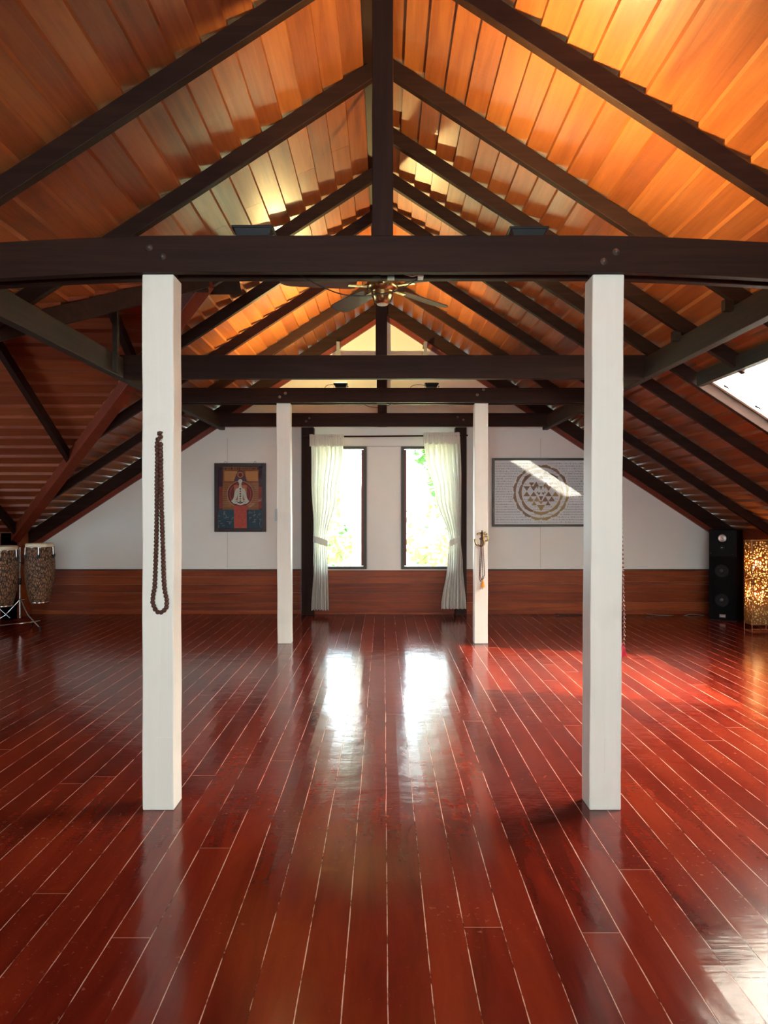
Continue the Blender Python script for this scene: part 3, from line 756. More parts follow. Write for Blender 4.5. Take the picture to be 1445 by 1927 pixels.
# yantra print
x0, x1, z0, z1 = X(926, yw), X(1110, yw), Z(991, yw), Z(862, yw)
t = thing('framed_yantra_print', ((x0 + x1) / 2, YB, z0), 'black-framed white print with a bronze yantra on the right wall', 'picture')
mb = MB(); frame(mb, x0, x1, z0, z1, yw - .015, YB - .001, .032); mb.build('picture_frame', plain('black_frame', (.03, .027, .02), .35), t, bevel=.003)
mb = MB(); mats = [plain('print_paper', (.80, .78, .78), .7), plain('print_bronze', (.30, .16, .08), .5, var=.6, bscale=6), plain('print_gold', (.45, .30, .10), .5, var=.4, bscale=8), plain('print_ink', (.04, .035, .035), .8)]
poly(mb, [(x0 + .03, z0 + .03), (x1 - .03, z0 + .03), (x1 - .03, z1 - .03), (x0 + .03, z1 - .03)], yw, 0)
c = (X(1018, yw), Z(927, yw)); s = .137 / 18 * 18   # helper scale
ppm = 1400 / yw
def petals(r0, r1, n, layer, ofs=0):
    for k in range(n):
        a0 = 2 * math.pi * (k + .008) / n + ofs; a1 = 2 * math.pi * (k + .992) / n + ofs; am = (a0 + a1) / 2
        ps = [(c[0] + r0 * math.cos(a0 + (a1 - a0) * i / 8), c[1] + r0 * math.sin(a0 + (a1 - a0) * i / 8)) for i in range(9)]
        out = []
        for i in range(11):
            u = i / 10; rr_ = r0 + (r1 - r0) * (.55 + .45 * math.sin(math.pi * u) ** .5) + (.010 if i == 5 else 0)
            a = a1 + (a0 - a1) * u; out.append((c[0] + rr_ * math.cos(a), c[1] + rr_ * math.sin(a)))
        mi = 2 if math.sin(am - .9) * -1 > .35 else 1
        poly(mb, ps + out, yw - .001 - layer * .0003, mi)
petals(47.5 / ppm, 52.5 / ppm, 16, 1); petals(36.5 / ppm, 42 / ppm, 8, 2, math.pi / 8)
def tri(cx, cz, w, h, mi, layer=3):
    cx = c[0] + cx / ppm; cz = c[1] + cz / ppm; w /= ppm; h /= ppm
    poly(mb, [(cx - w / 2, cz), (cx + w / 2, cz), (cx, cz - h)] if h > 0 else [(cx + w / 2, cz), (cx - w / 2, cz), (cx, cz - h)], yw - .0016 - layer * .0001, mi)
for x_, z_, w, h, mi in ((-27, 12, 12, 9, 1), (-14, 12, 12, 9, 1), (14, 12, 12, 9, 1), (27, 12, 12, 9, 1), (-27, -7, 13, -9, 1), (-14, -7, 12, -9, 1), (14, -7, 12, -9, 1), (27, -7, 13, -9, 2),
                         (-20, -16, 12, -9, 2), (-8, -16, 11, -9, 2), (8, -16, 11, -9, 1), (20, -16, 12, -9, 1), (-13, -24, 10, -8, 2), (13, -24, 10, -8, 1), (0, -23, 16, 12, 2), (0, -7, 8, 9, 1), (0, -16, 9, 6, 2),
                         (-18, 19, 10, 7, 1), (18, 19, 10, 7, 1), (-9, 12, 10, -9, 1), (9, 12, 10, -9, 1), (0, 26, 9, -8, 1), (-7, 12, 5, 5, 2), (7, 12, 5, 5, 2), (0, 12, 6, 6, 1), (-4, 0, 6, 5, 1), (4, 0, 6, 5, 1), (-7, -1, 4, -4, 2), (7, -1, 4, -4, 2), (0, 6, 4, -4, 2)):
    tri(x_, z_, w, h, mi)
nrow = 24
for r_ in range(nrow):
    zz = z0 + .055 + (z1 - z0 - .10) * r_ / nrow; xx = x0 + .05
    step = .016 + .008 * R.random(); kind = R.random()
    while xx < x1 - .05:
        d = math.hypot(xx - c[0], zz - c[1]) * ppm
        if d > 55 or (43 < d < 47 and kind > .5) or d < 36 and (abs(zz - c[1]) * ppm > 24 or kind > .6):
            h = .007 + .009 * R.random(); w = .005 + .006 * R.random(); k = .004 * (kind - .5)
            poly(mb, [(xx, zz), (xx + w, zz + .001), (xx + w * .6 + k, zz + h), (xx + k, zz + h * .7)], yw - .0009, 3)
        xx += step
mb.build('print', mats, t)
MB().box(x0 + .03, x1 - .03, yw - .010, yw - .009, z0 + .03, z1 - .03).build('picture_glass', M['pic_glass'], t)

# ------------------------------------------------------------ malas
def beads_on(t, pts, r, mat, step, maxn=98, sc=(1, 1, 1)):
    # walk the polyline, a bead every step
    pts = [Vector(p) for p in pts]; pos = []; acc = 0; prev = pts[0]; pos.append(prev)
    for p in pts[1:]:
        seg = (p - prev).length
        while acc + seg >= step:
            f = (step - acc) / seg; prev = prev.lerp(p, f); seg = (p - prev).length; acc = 0; pos.append(prev)
        acc += seg; prev = p
    base = Vector(t.location); me = None
    for i, p in enumerate(pos[:maxn]):
        if me is None:
            mb = MB(); n, m_ = 10, 7
            mb.ball((0, 0, 0), r, n, m_, 0, sc)
            mb.v = [tuple(Vector(v) * (1 + .10 * math.sin(7 * k + .5) * math.cos(3.1 * k))) for k, v in enumerate(mb.v)]
            o = MB.build(mb, 'bead', mat); me = o.data; o.parent = t
        else:
            o = bpy.data.objects.new('bead', me); COL.objects.link(o); o.parent = t
        o.location = p - base; o.rotation_euler = (R.random() * 3, R.random() * 3, R.random() * 3)
    return pos
DM = CF - .0115
t = thing('bead_mala', (X(300, CF), CF, Z(813, CF)), 'long looped mala of large brown beads on the front left column', 'mala')
lp = [(302, 822), (297, 826), (295, 838), (296, 860), (295, 900), (295, 960), (294, 1020), (292, 1080), (291, 1105), (288, 1120), (287, 1135), (292, 1147), (298, 1153), (306, 1152), (313, 1143), (314, 1130), (310, 1112), (308, 1090), (306, 1020), (304, 960), (303, 900), (302.5, 860), (302, 842), (302.5, 832)]
pts = [P(a, b, DM) for a, b in lp]
MB().tube([P(302, 814, DM)] + pts + [P(304, 818, DM)], .0015, 6).build('string', M['cord'], t)
beads_on(t, pts, .0112, M['bead'], .0178, 96)
MB().tube([P(296.5, 819, DM), P(298.5, 815.5, DM), P(302, 814.5, DM - .003), P(306, 813, DM)], [.003, .010, .009, .002], 8).build('guru_bead', M['bead'], t)
MB().tube([(X(304, CF), CF - .02, Z(814, CF)), (X(304, CF), CF + .003, Z(814, CF))], .0025, 8).build('nail', M['steel'], t)
# right column mala in profile on its right face
xr = X(1168.5, CF) + .008
t = thing('tasselled_mala', (xr + .01, CF + .06, Z(822, 3.56)), 'thin dark red mala with crimson tassel on the front right column', 'mala')
DMr = 3.56
def pr(px, py, dy=0): return Vector(((px - CX) / F * DMr, DMr + dy, Z(py, DMr)))
a_ = [pr(1170.6 + 14 - 11.5, 826 + k * 7.5) + Vector((.0, .004, 0)) for k in range(0)]
# the two strands: one hugging the face, one slightly away from it lower down
s1 = [(1190 - 0, 0)] 
xf = lambda z: X(1168.5, CF) + .015 * z / (CZ + 1.113) + .005
def side(y, py, off): z = Z(py, y); return Vector((xf(z) + off, y, z))
st1 = [side(CF + .075, 826, .001), side(CF + .06, 900, .002), side(CF + .045, 1000, .004), side(CF + .035, 1100, .010), side(CF + .035, 1180, .017), side(CF + .045, 1215, .018)]
st2 = [side(CF + .082, 826, .001), side(CF + .085, 900, .001), side(CF + .08, 1000, .001), side(CF + .08, 1100, .002), side(CF + .07, 1180, .004), side(CF + .055, 1215, .008)]
for s_ in (st1, st2): MB().tube(s_, .0014, 6).build('string', M['cord'], t)
beads_on(t, st1, .0064, M['beadred'], .0205, 50); beads_on(t, st2, .0064, M['beadred'], .0205, 50)
mb = MB(); b0 = side(CF + .05, 1213, .017)
mb.ball(b0, .009, 10, 7)
for k in range(26):
    a = 2 * math.pi * k / 26; rr_ = .005 + .013 * R.random()
    mb.tube([b0, b0 + Vector((.006 * math.cos(a) + .002, .006 * math.sin(a), -.02)), b0 + Vector((rr_ * math.cos(a) + .002, rr_ * math.sin(a), -.052 - .008 * R.random()))], .0013, 5)
mb.build('tassel', M['tassel_red'], t)
MB().tube([side(CF + .078, 822, -.01), side(CF + .078, 822, .012)], .003, 8).build('nail', M['white'], t)

# om hook with malas on the rear right column
DO = CB - .012
t = thing('om_hook', (X(907, CB), CB, Z(1012, CB)), 'small brass om-shaped hook on the rear right column', 'hook')
def om(pts, r): return MB().tube([P(a, b, DO) for a, b in pts], r, 8)
def arc(cx, cy, r, a0, a1, n=14): return [(cx + r * math.cos(math.radians(a0 + (a1 - a0) * k / n)), cy + r * math.sin(math.radians(a0 + (a1 - a0) * k / n))) for k in range(n + 1)]
om([(897, 1006)] + [(900, 1004), (905, 1003.5)] + arc(905, 1009, 5, -60, 70, 8) + [(902, 1014)], .010).build('upper_curve', M['brass'], t)
om([(902, 1014), (907, 1014)] + arc(904, 1020, 7.5, -50, 120, 10) + [(897, 1025), (894, 1020), (893, 1014)], .010).build('lower_curve', M['brass'], t)
om(arc(914.5, 1013.5, 4.4, 0, 360, 18), .008).build('ring', M['brass'], t)
om([(909, 1003), (913, 1006), (917, 1004.5)], .007).build('crescent', M['brass'], t)
MB().ball(P(912.5, 1001.5, DO), .009, 8, 6).build('dot', M['brass'], t)
MB().tube([P(907, 1003, DO - .0), P(907, 1001, DO - .03), P(907, 998, DO - .035)], .006, 8).build('peg', M['brass'], t)
def small_mala(dx, yb, wd, mat, tmat, label, off):
    D = DO - .03 - off; t = thing('hanging_mala', P(907 + dx, 1002, D), label, 'mala', 'malas on the om hook')
    pts = [P(907 + dx, 1002, D), P(905.5 + dx - wd * .1, 1030, D), P(905 + dx - wd * .5, 1065, D), P(905 + dx - wd, yb - 8, D), P(906 + dx - wd * .4, yb, D), P(907 + dx + wd * .6, yb - 2, D), P(908 + dx + wd, yb - 10, D), P(908 + dx + wd * .6, 1060, D), P(908 + dx, 1030, D), P(907.5 + dx, 1002, D)]
    MB().tube(pts, .0012, 5).build('string', M['cord'], t)
    beads_on(t, pts, .0052, mat, .0118, 96)
    c0 = P(907 + dx + .3, yb, D); mb = MB(); mb.ball(c0, .008, 8, 6)
    for k in range(18):
        a = 2 * math.pi * k / 18; rr_ = .008 + .012 * R.random(); mb.tube([c0, c0 + Vector((rr_ * math.cos(a) * .6, rr_ * math.sin(a) * .5, -.03)), c0 + Vector((rr_ * math.cos(a), rr_ * .6 * math.sin(a), -.075 - .01 * R.random()))], .0026, 5)
    mb.build('tassel', tmat, t)
small_mala(1.0, 1091, 2.6, M['beadred'], M['tassel_amber'], 'brown mala with amber tassel hanging from the brass om hook', .0)
small_mala(-1.6, 1094, 1.8, M['bead'], M['tassel_pale'], 'thin mala with pale tassel behind the amber one on the om hook', -.012)

# ------------------------------------------------------------ floodlights
def flood(px, ytop, D, w, lit, label, tilt=0):
    x = X(px, D); zt = CZ + 1.295; h = w * .42
    t = thing('floodlight', (x, D, zt), label, 'floodlight', 'floodlights on the tie beams')
    mb = MB(); w2 = w / 2; d2 = w * .36
    z1 = zt + h; z0 = zt + h * .35
    mb.hexa([(x - w2 * .74, D - d2 * .7, z0), (x + w2 * .74, D - d2 * .7, z0), (x + w2 * .74, D + d2 * .7, z0), (x - w2 * .74, D + d2 * .7, z0),
             (x - w2 * .9, D - d2 * .95, z1 - .012), (x + w2 * .9, D - d2 * .95, z1 - .012), (x + w2 * .9, D + d2 * .95, z1 - .012), (x - w2 * .9, D + d2 * .95, z1 - .012)])
    mb.box(x - w2, x + w2, D - d2, D + d2, z1 - .012, z1)
    mb.build('housing', M['black'], t, bevel=.002)
    mb = MB()
    for k in range(9): xx = x - w2 * .6 + w2 * 1.2 * k / 8; mb.box(xx - .002, xx + .002, D - d2 * .6, D + d2 * .6, zt + .012, z0)
    mb.build('cooling_fin', M['black'], t)
    MB().box(x - w2 * .85, x + w2 * .85, D - d2 * .85, D + d2 * .85, z1, z1 + .003).build('lamp_glass', M['lamp_on'] if lit else M['lens_off'], t)
    mb = MB(); mb.box(x + w2 * .92, x + w2 * .98, D - .02, D + .02, zt, z1 - .03); mb.box(x - w2 * .98, x - w2 * .92, D - .02, D + .02, zt, z1 - .03); mb.box(x - w2 * .98, x + w2 * .98, D - .02, D + .02, zt - .003, zt + .003)
    mb.build('bracket', M['grey'], t)
    MB().ball((x + w2 * 1.02, D, z0 + .01), .007, 8, 6).build('clamp_screw', M['chrome'], t)
    if lit:
        l = bpy.data.lights.new('flood_lamp', 'SPOT'); l.energy = lit; l.color = (1.0, .72, .26); l.spot_size = math.radians(165); l.spot_blend = .35; l.shadow_soft_size = .04
        lo = bpy.data.objects.new('flood_lamp', l); COL.objects.link(lo); lo.location = (x, D, z1 + .03)
        lo.rotation_euler = Vector((tilt, .15, 1)).to_track_quat('-Z', 'Y').to_euler()
    return t
flood(479, 420, 3.66, .20, 0, 'unlit black floodlight on the front tie beam, left of the king post')
flood(991, 425, 3.66, .19, 112, 'lit black floodlight on the front tie beam, right of the king post', .25)
flood(641, 713, 7.95, .15, 180, 'black floodlight on the rear tie beam, left of the king post', -.1)
flood(812, 713, 7.95, .15, 0, 'black floodlight on the rear tie beam, right of the king post')
def cable(pts, D, r, name, label, mat=None, yoff=0):
    ps = [P(a, b, D) for a, b in pts]
    # smooth
    out = []
    for i in range(len(ps) - 1):
        p0, p1, p2, p3 = ps[max(i - 1, 0)], ps[i], ps[i + 1], ps[min(i + 2, len(ps) - 1)]
        for k in range(6):
            u = k / 6; out.append(.5 * ((2 * p1) + (p2 - p0) * u + (2 * p0 - 5 * p1 + 4 * p2 - p3) * u * u + (3 * p1 - p0 - 3 * p2 + p3) * u ** 3))
    out.append(ps[-1]); o = MB().tube(out, r, 7).build(name, mat or M['black']); return tag(o, label, 'cable')
cable([(556, 514), (600, 537), (640, 553), (680, 557), (710, 554), (745, 548), (775, 532), (793, 519)], 3.60, .0028, 'hanging_cable', 'black cable sagging below the front tie beam under the fan')
cable([(683, 760), (697, 766), (716, 766), (733, 762), (744, 757)], 7.98, .003, 'hanging_cable', 'black cable sagging below the rear tie beam')
cable([(756, 514), (765, 517), (775, 519.5), (786, 518), (797, 520)], 3.605, .004, 'taped_wire', 'short white taped wire under the front tie beam', M['white'])
cable([(611, 730), (616, 725), (626, 724), (634, 726)], 7.93, .003, 'lamp_cable', 'thin black cord of the left floodlight on the rear tie beam')
cable([(772, 729), (778, 725), (790, 724), (803, 726)], 7.93, .003, 'lamp_cable', 'thin black cord of the right floodlight on the rear tie beam')
t = thing('junction_box', (X(727, 3.6), 3.6, Z(527, 3.6)), 'small metal junction box between the doubled front tie beams', 'junction box')
MB().box(X(701, 3.6), X(716, 3.6), 3.57, 3.612, Z(528, 3.6), Z(512, 3.6)).build('timber_block', M['dark_x'], t)
MB().box(X(729, 3.6), X(742, 3.6), 3.58, 3.612, Z(526.5, 3.6), Z(515, 3.6)).build('metal_box', M['grey'], t)
MB().box(X(786, 3.6), X(796, 3.6), 3.575, 3.612, Z(526, 3.6), Z(518, 3.6)).build('taped_connector', M['white'], t)

# ------------------------------------------------------------ ceiling fan
DFN = 4.75; fz = Z(553, DFN)
t = thing('ceiling_fan', (X(720, DFN), DFN, fz), 'brass ceiling fan with five dark blades hanging behind the front tie beam', 'ceiling fan')
fx = X(719.5, DFN)
MB().lathe([(.0, -.068), (.038, -.066), (.045, -.058), (.055, -.05), (.060, -.035), (.068, -.02), (.070, .0), (.068, .012), (.085, .02), (.10, .03), (.10, .075), (.085, .09), (.05, .105), (.02, .115), (.0, .116)], (fx, DFN, fz), 32).build('motor_housing', M['brass'], t)
MB().lathe([(0, -.071), (.034, -.070), (.036, -.066)], (fx, DFN, fz), 24).build('bottom_cap', M['cream'], t)
MB().tube([(fx, DFN, fz + .1), (fx, DFN, CZ + 2.82)], .012, 12).build('downrod', M['dark_z'], t)
MB().lathe([(0.02, -.06), (.055, -.03), (.06, 0), (0, .001)], (fx, DFN, CZ + 2.80), 24).build('ceiling_canopy', M['brass'], t)
blade = plain('fan_blade_wood', (.17, .125, .09), .3, var=.5, bscale=12)
for k in range(5):
    a = math.radians(48 + 72 * k); d = Vector((math.cos(a), math.sin(a), 0)); n_ = Vector((-math.sin(a), math.cos(a), 0)); c0 = Vector((fx, DFN, fz + .045))
    up = Vector((0, 0, 1)); tl = math.radians(12); nn = n_ * math.cos(tl) + up * math.sin(tl)
    mb = MB(); prof = [(.17, .045), (.20, .055), (.35, .062), (.52, .068), (.60, .066), (.64, .045), (.65, .02)]
    ed = [c0 + d * r_ + nn * w_ for r_, w_ in prof] + [c0 + d * r_ - nn * w_ for r_, w_ in reversed(prof)]
    nv = len(ed); mb.add(ed + [v + up * .007 for v in ed], [list(range(nv)), list(range(2 * nv - 1, nv - 1, -1))] + [(i, (i + 1) % nv, (i + 1) % nv + nv, i + nv) for i in range(nv)])
    bo = mb.build('blade', blade, t)
    MB().beam(c0 + d * .09 - up * .004, c0 + d * .22 - up * .004, .03, .006).build('blade_arm', M['brass'], bo)

# ------------------------------------------------------------ long cream unit on brackets
DU = 9.80
t = thing('wall_unit', (X(719, DU), DU + .1, Z(706, DU)), 'long cream housing held by two metal brackets high on the gable wall', 'wall unit')
MB().box(X(627, DU), X(811, DU), DU, DU + .2, Z(704, DU), Z(667.5, DU)).build('housing', M['cream'], t, bevel=.008)
MB().box(X(764, DU), X(779, DU), DU - .003, DU, Z(672.5, DU), Z(670, DU)).build('badge', M['grey'], t)
for px in (635.5, 801): 
    mb = MB(); mb.box(X(px - 3, DU), X(px + 3, DU), DU + .05, DU + .07, Z(668, DU), Z(641, DU)); mb.box(X(px - 5.5, DU), X(px + 5.5, DU), DU + .04, DU + .08, Z(668, DU), Z(660, DU)); mb.box(X(px - 3, DU), X(px + 3, DU), DU + .07, YB, Z(645, DU), Z(641, DU))
    mb.build('bracket', M['grey'], t)

# ------------------------------------------------------------ conga drums + stand
def mk_drum():
    m = NT('carved_drum_shell'); tc = m.n('ShaderNodeTexCoord').outputs['Object']
    sp = m.n('ShaderNodeSeparateXYZ'); m.l(tc, sp.inputs[0])
    an = m.math('ARCTAN2', sp.outputs[1], sp.outputs[0])
    cb = m.n('ShaderNodeCombineXYZ'); m.l(m.math('MULTIPLY', an, 9.0), cb.inputs[0]); m.l(m.math('MULTIPLY', sp.outputs[2], 22.0), cb.inputs[1])
    vo = m.n('ShaderNodeTexVoronoi', feature='DISTANCE_TO_EDGE'); m.l(cb.outputs[0], vo.inputs['Vector']); vo.inputs['Scale'].default_value = 1.0
    e = vo.outputs['Distance']
    m.l(m.ramp(e, [(.05, (.018, .006, .003)), (.15, (.22, .095, .04)), (.5, (.38, .19, .09))]), m.p.inputs['Base Color'])
    m.p.inputs['Roughness'].default_value = .55; m.bump(m.math('MINIMUM', e, .3), .8, .02); return m.m
M['drum'] = mk_drum()
def conga(cx, cy, z0, z1, r, label):
    t = thing('conga_drum', (cx, cy, z0), label, 'drum', 'conga drums')
    h = z1 - z0
    MB().lathe([(.60 * r, 0), (.66 * r, .03 * h), (.80 * r, .18 * h), (.95 * r, .38 * h), (1.0 * r, .56 * h), (.985 * r, .70 * h), (.93 * r, .85 * h), (.87 * r, .97 * h)], (cx, cy, z0), 40).build('shell', M['drum'], t)
    MB().lathe([(.60 * r, -.012), (.63 * r, -.008), (.63 * r, .012), (.60 * r, .014)], (cx, cy, z0), 32).build('foot_ring', M['chrome'], t)
    MB().lathe([(0, .012), (.5 * r, .014), (.86 * r, .012), (.93 * r, .0), (.93 * r, -.022), (.90 * r, -.03)], (cx, cy, z1), 40).build('drum_head', M['skin'], t)
    MB().tube([(cx + .95 * r * math.cos(2 * math.pi * k / 32), cy + .95 * r * math.sin(2 * math.pi * k / 32), z1 - .035) for k in range(33)], .006, 8).build('rim_hoop', M['chrome'], t)
    for k in range(6):
        a = math.radians(-70 + 60 * k); ca, sa = math.cos(a), math.sin(a)
        MB().tube([(cx + 1.0 * r * ca, cy + 1.0 * r * sa, z1 - .03), (cx + 1.02 * r * ca, cy + 1.02 * r * sa, z1 - .08), (cx + 1.03 * r * ca, cy + 1.03 * r * sa, z1 - .15)], .006, 8).build('tuning_lug', M['chrome'], t)
        MB().box(cx + 1.0 * r * ca - .012, cx + 1.0 * r * ca + .012, cy + 1.0 * r * sa - .012, cy + 1.0 * r * sa + .012, z1 - .16, z1 - .12).build('lug_plate', M['black'], t)
DD = 8.95
conga(X(75, DD), DD, Z(1133, DD), Z(1024, DD), X(102, DD) - X(75, DD), 'carved brown conga drum next to the white wall, right of its pair')
conga(X(4, DD - .12), DD - .12, Z(1140, DD - .12), Z(1029, DD - .12), X(33, DD) - X(4, DD), 'carved brown conga drum cut off by the left edge of the view')
t = thing('drum_stand', (X(38, DD), DD, 0), 'chrome double stand with tripod legs holding the two conga drums', 'stand')
sx = X(37.5, DD)
MB().tube([(sx, DD, .12), (sx, DD, .55)], .011, 12).build('lower_pole', M['chrome'], t)
MB().tube([(sx, DD, .53), (sx, DD, Z(1030, DD))], .008, 12).build('upper_pole', M['chrome'], t)
MB().tube([(sx, DD, .52), (sx, DD, .60)], .018, 12).build('clamp_collar', M['black'], t)
MB().tube([(sx - .05, DD - .01, .345), (sx + .06, DD - .01, .345)], .007, 8).build('cross_bolt', M['chrome'], t)
for a in (205, 330, 90):
    ca, sa = math.cos(math.radians(a)), math.sin(math.radians(a))
    l_ = .38 if a != 90 else .3
    MB().tube([(sx, DD, .34), (sx + .16 * ca, DD + .16 * sa, .16), (sx + l_ * ca, DD + l_ * sa, .03)], .008, 8).build('leg', M['chrome'], t)
    MB().tube([(sx + l_ * ca, DD + l_ * sa, .045), (sx + l_ * ca, DD + l_ * sa, 0.0)], .014, 8).build('rubber_foot', M['black'], t)
MB().tube([P(-8, 1178, 8.6), P(30, 1174, 8.62), P(56, 1171, 8.65), P(75, 1168.5, 8.8)], .008, 8).build('floor_bar', M['chrome'], t)
for sgn in (-1, 1):
    MB().tube([(sx, DD - .02, Z(1058, DD)), (sx + sgn * .06, DD - .03, Z(1060, DD))], .008, 8).build('drum_arm', M['chrome'], t)
    MB().tube([(sx - .19, DD - .1, Z(1144, DD)), (sx - .19 + sgn * .13, DD - .12, Z(1160, DD))], .007, 8).build('cradle_arm', M['chrome'], t)

# ------------------------------------------------------------ tower speaker
DS = 9.50
x0, x1 = X(1337, DS), X(1386, DS); zt = Z(997, DS)
t = thing('tower_speaker', ((x0 + x1) / 2, DS + .17, 0), 'tall black floor speaker against the gable wall at right', 'speaker')
MB().box(x0, x1, DS + .006, DS + .34, .012, zt).build('cabinet', M['blackcab'], t, bevel=.006)
MB().box(x0 + .005, x1 - .005, DS + .02, DS + .32, 0, .012).build('plinth', M['black'], t)
zm = Z(1047, DS)
MB().box(x0 + .002, x1 - .002, DS - .004, DS + .008, zm, zt - .003).build('tweeter_panel', M['blackcab'], t, bevel=.003)
MB().box(x0 + .002, x1 - .002, DS - .006, DS + .008, .02, zm - .006).build('grille', M['grille'], t, bevel=.004)
def cone(px, py, r, m1, m2, nm):
    c0 = (X(px, DS), DS - .006, Z(py, DS)); o = MB().lathe([(r, .0), (r * .95, -.006), (r * .8, -.004), (r * .35, -.001), (0.001, 0.0)], c0, 32, axis=(0, 1, 0)).build(nm, m1, t)
    MB().ball((c0[0] + r * .0, c0[1] - .004, c0[2]), r * .32, 14, 8, sc=(1, .5, 1)).build('dust_cap', m2, o)
cone(1361, 1013, .050, plain('tweeter_silver', (.55, .50, .45), .3, .8), M['white'], 'tweeter')
cone(1361, 1030.5, .028, M['black'], M['chrome'], 'small_tweeter')
gc = plain('woofer_cone', (.012, .013, .014), .7, spec=.2)
cone(1360, 1075, .085, gc, plain('dust_cap_dark', (.03, .03, .032), .4), 'woofer'); cone(1360, 1130, .085, gc, plain('dust_cap_dark', (.03, .03, .032), .4), 'woofer')
for px, py in ((1340.5, 999.5), (1378.5, 999.5), (1340.5, 1041.5), (1379, 1042.5)):
    MB().ball((X(px, DS) + .003, DS - .006, Z(py, DS) - .002), .007, 8, 5).build('screw', M['chrome'], t)
bd = MB().box(X(1356, DS), X(1367, DS), DS - .010, DS - .005, Z(1162.5, DS), Z(1156.5, DS)).build('badge', M['grey'], t)
mb = MB()
for k in range(5): xx = X(1358 + k * 1.6, DS); mb.box(xx, xx + .007, DS - .012, DS - .0095, Z(1160.8, DS), Z(1158.5, DS) - (.004 if k % 2 else 0))
mb.build('badge_lettering', M['white'], bd)

t.rotation_euler = (0, 0, math.radians(-38)); t.location = (X(1366, 9.66), 9.66, 0)

# ------------------------------------------------------------ lattice floor lamp
def mk_lattice():
    m = NT('lamp_lattice'); v = m.coords((1, 1, 1), geo=True)
    nz = m.n('ShaderNodeTexNoise'); m.l(v, nz.inputs['Vector']); nz.inputs['Scale'].default_value = 20
    ad = m.n('ShaderNodeVectorMath', operation='MULTIPLY_ADD'); m.l(nz.outputs['Color'], ad.inputs[0]); ad.inputs[1].default_value = (.02, .02, .02); m.l(v, ad.inputs[2])
    vo = m.n('ShaderNodeTexVoronoi', feature='DISTANCE_TO_EDGE'); m.l(ad.outputs[0], vo.inputs['Vector']); vo.inputs['Scale'].default_value = 33
    hole = m.math('GREATER_THAN', vo.outputs['Distance'], .17)
    m.p.inputs['Base Color'].default_value = (.20, .095, .025, 1); m.p.inputs['Roughness'].default_value = .6
    tr = m.n('ShaderNodeBsdfTransparent'); tl = m.n('ShaderNodeBsdfTranslucent'); tl.inputs[0].default_value = (.50, .22, .05, 1)
    m0 = m.n('ShaderNodeMixShader'); m0.inputs[0].default_value = .25; m.l(m.p.outputs[0], m0.inputs[1]); m.l(tl.outputs[0], m0.inputs[2])
    mx = m.n('ShaderNodeMixShader'); m.l(hole, mx.inputs[0]); m.l(m0.outputs[0], mx.inputs[1]); m.l(tr.outputs[0], mx.inputs[2]); m.l(mx.outputs[0], m.out.inputs[0]); return m.m
DL = 8.62; lx0 = X(1415, DL); lx1 = lx0 + .26; ly0, ly1 = DL, DL + .19; lz0, lz1 = Z(1176, DL), Z(1017.5, DL)
t = thing('floor_lamp', ((lx0 + lx1) / 2, (ly0 + ly1) / 2, 0), 'glowing square lattice floor lamp at the right edge', 'lamp')
def shell(e, z0, z1):
    mb = MB(); a, b, c_, d = lx0 + e, lx1 - e, ly0 + e, ly1 - e; n = 1
    for p, q_ in (((a, c_), (b, c_)), ((b, c_), (b, d)), ((b, d), (a, d)), ((a, d), (a, c_))):
        mb.add([(p[0], p[1], z0), (q_[0], q_[1], z0), (q_[0], q_[1], z1), (p[0], p[1], z1)], [(0, 1, 2, 3)])
    return mb
o = shell(0, lz0, lz1).build('lattice_shade', mk_lattice(), t); so = o.modifiers.new('s', 'SOLIDIFY'); so.thickness = .004
o = shell(.008, lz0 + .002, lz1 - .002).build('paper_liner', mk_cloth('lamp_paper', (.95, .80, .50), .8, .25), t)
mb = MB(); e = .002
for x_ in (lx0 + e, lx1 - e):
    for y_ in (ly0 + e, ly1 - e): mb.tube([(x_, y_, 0.004), (x_, y_, lz1)], .0035, 6)
for z_ in (.006, lz0, lz1):
    mb.tube([(lx0 + e, ly0 + e, z_), (lx1 - e, ly0 + e, z_), (lx1 - e, ly1 - e, z_), (lx0 + e, ly1 - e, z_), (lx0 + e, ly0 + e, z_)], .0035, 6)
mb.build('wire_frame', plain('copper_wire', (.45, .26, .14), .3, .7), t)
MB().tube([((lx0 + lx1) / 2, (ly0 + ly1) / 2, lz0 + .2), ((lx0 + lx1) / 2 - .06, ly0 + .06, lz0), ((lx0 + lx1) / 2, ly0 + .03, .01), (lx1 + .2, ly0 + .15, .008)], .003, 6).build('power_cord', M['black'], t)
for k, zz in enumerate((Z(1068, DL), Z(1125, DL))):
    bx, by = (lx0 + lx1) / 2 - .04, (ly0 + ly1) / 2
    MB().ball((bx, by, zz), .03, 14, 10).build('bulb', M['bulb'], t)
    l = bpy.data.lights.new('bulb_lamp', 'POINT'); l.energy = 3.2; l.color = (1, .60, .24); l.shadow_soft_size = .035
    lo = bpy.data.objects.new('bulb_lamp', l); COL.objects.link(lo); lo.location = (bx, by - .0, zz + .045)

# floor cables by the right wainscot
cable([(1216, 1155), (1235, 1157), (1260, 1158.5), (1280, 1160), (1300, 1156), (1325, 1158)], 10.0, .006, 'floor_cable', 'grey cable lying along the right wainscot by the speaker', M['grey'])
cable([(1045, 1155.5), (1062, 1157), (1080, 1156.5), (1100, 1158)], 10.02, .006, 'floor_cable', 'black cable on the floor under the yantra print')

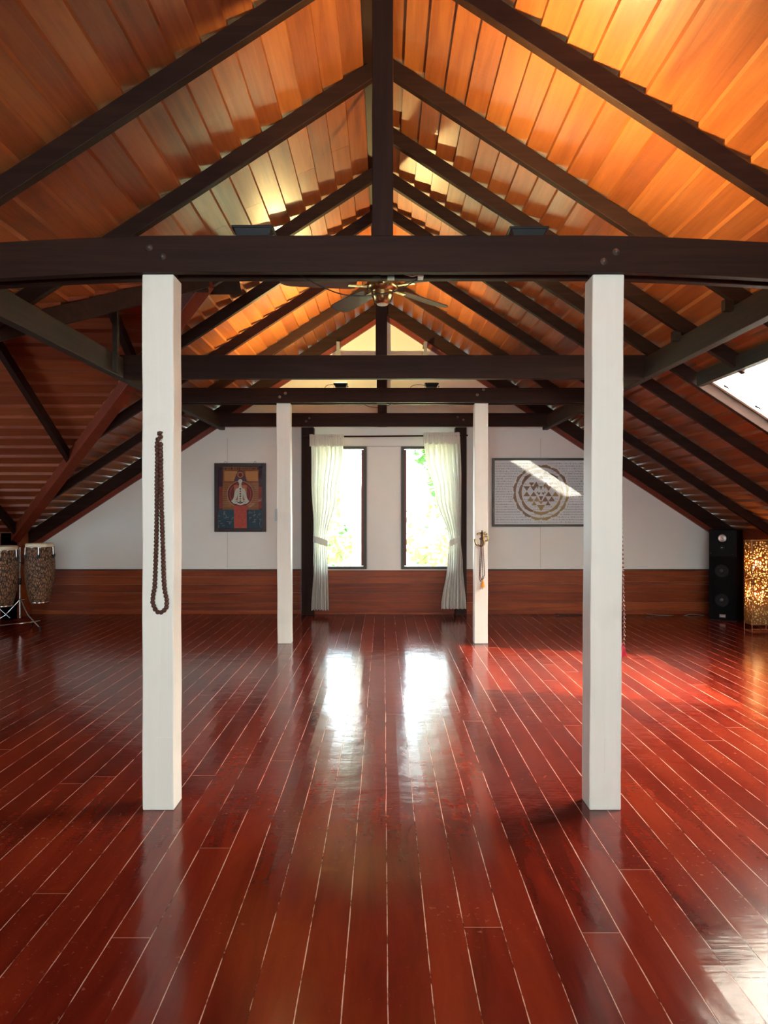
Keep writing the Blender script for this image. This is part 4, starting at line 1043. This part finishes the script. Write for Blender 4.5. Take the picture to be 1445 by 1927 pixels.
# ------------------------------------------------------------ garden outside
leafm = []
for i, cc in enumerate(((.11, .16, .045), (.18, .20, .075), (.22, .15, .07), (.06, .13, .04))):
    leafm.append(mk_cloth('leaf_%d' % i, cc, .5))
bark = plain('bark', (.20, .17, .12), .9, bump=.5, bscale=8, var=.5)
def tree(x, y, z0, zt, rad, n, label, mi, kind='leafy'):
    t = thing('garden_tree', (x, y, z0), label, 'tree', 'trees outside the windows')
    MB().tube([(x, y, z0), (x + .1, y, (z0 + zt) / 2), (x, y + .1, zt)], [.18, .13, .08], 10).build('trunk', bark, t)
    mb = MB()
    if kind == 'palm':
        for f in range(13):
            a = 2 * math.pi * f / 13 + R.random() * .3; el = .2 + .5 * R.random(); L_ = 2.2
            pts = [Vector((x + math.cos(a) * L_ * u, y + math.sin(a) * L_ * u, zt + el * math.sin(u * 2.6) * 1.5 - 1.4 * u * u)) for u in [i / 10 for i in range(11)]]
            mb.tube(pts, .02, 5, 1)
            for i in range(1, 40):
                u = i / 40; p = pts[0].lerp(pts[-1], 0); j = int(u * 10); p = pts[j].lerp(pts[min(j + 1, 10)], u * 10 - j)
                for sg in (-1, 1):
                    d = Vector((-math.sin(a) * sg + math.cos(a) * .5, math.cos(a) * sg + math.sin(a) * .5, -.45)).normalized()
                    q_ = p + d * (.55 * (1 - u * .5)); s_ = Vector((0, 0, .02)) + Vector((math.cos(a), math.sin(a), 0)) * .018
                    mb.add([p - s_, p + s_, q_], [(0, 1, 2)], mi)
    else:
        for k in range(n):
            v = Vector((R.gauss(0, 1), R.gauss(0, 1), R.gauss(0, 1))).normalized() * rad * R.random() ** .4
            if math.sin(v.x * 4.1) * math.sin(v.z * 3.7 + v.y * 2) < -.15: continue
            p = Vector((x, y, zt)) + Vector((v.x, v.y, v.z * 1.25)); s_ = .07 + .08 * R.random()
            a = Vector((R.gauss(0, 1), R.gauss(0, 1), R.gauss(0, .6))).normalized(); b = a.cross(Vector((R.gauss(0, 1), R.gauss(0, 1), R.gauss(0, 1)))).normalized() * .45
            mb.add([p - a * s_, p + b * s_ , p + a * s_, p - b * s_], [(0, 1, 2, 3)], mi if R.random() < .7 else R.randrange(4))
    mb.build('foliage', leafm, t)
tree(-.60, 15.0, -3, 3.3, 1, 0, 'pale palm trunk and fronds outside the left window', 1, 'palm')
tree(-1.1, 18.5, -3, 0.6, 1.5, 1500, 'yellow-green shrub behind the palm outside the left window', 1)
tree(1.6, 14.2, -3, 2.75, 1.15, 1700, 'green leafy tree close outside the right window', 3)
tree(1.6, 19.0, -3, .4, 1.6, 1500, 'pale yellow shrub far outside the right window', 2)
g = MB().box(-30, 30, 10.4, 60, -3.2, -3.0); o = g.build('ground', plain('sunlit_lawn', (.62, .68, .34), .9, var=.4, bscale=2)); o['kind'] = 'structure'
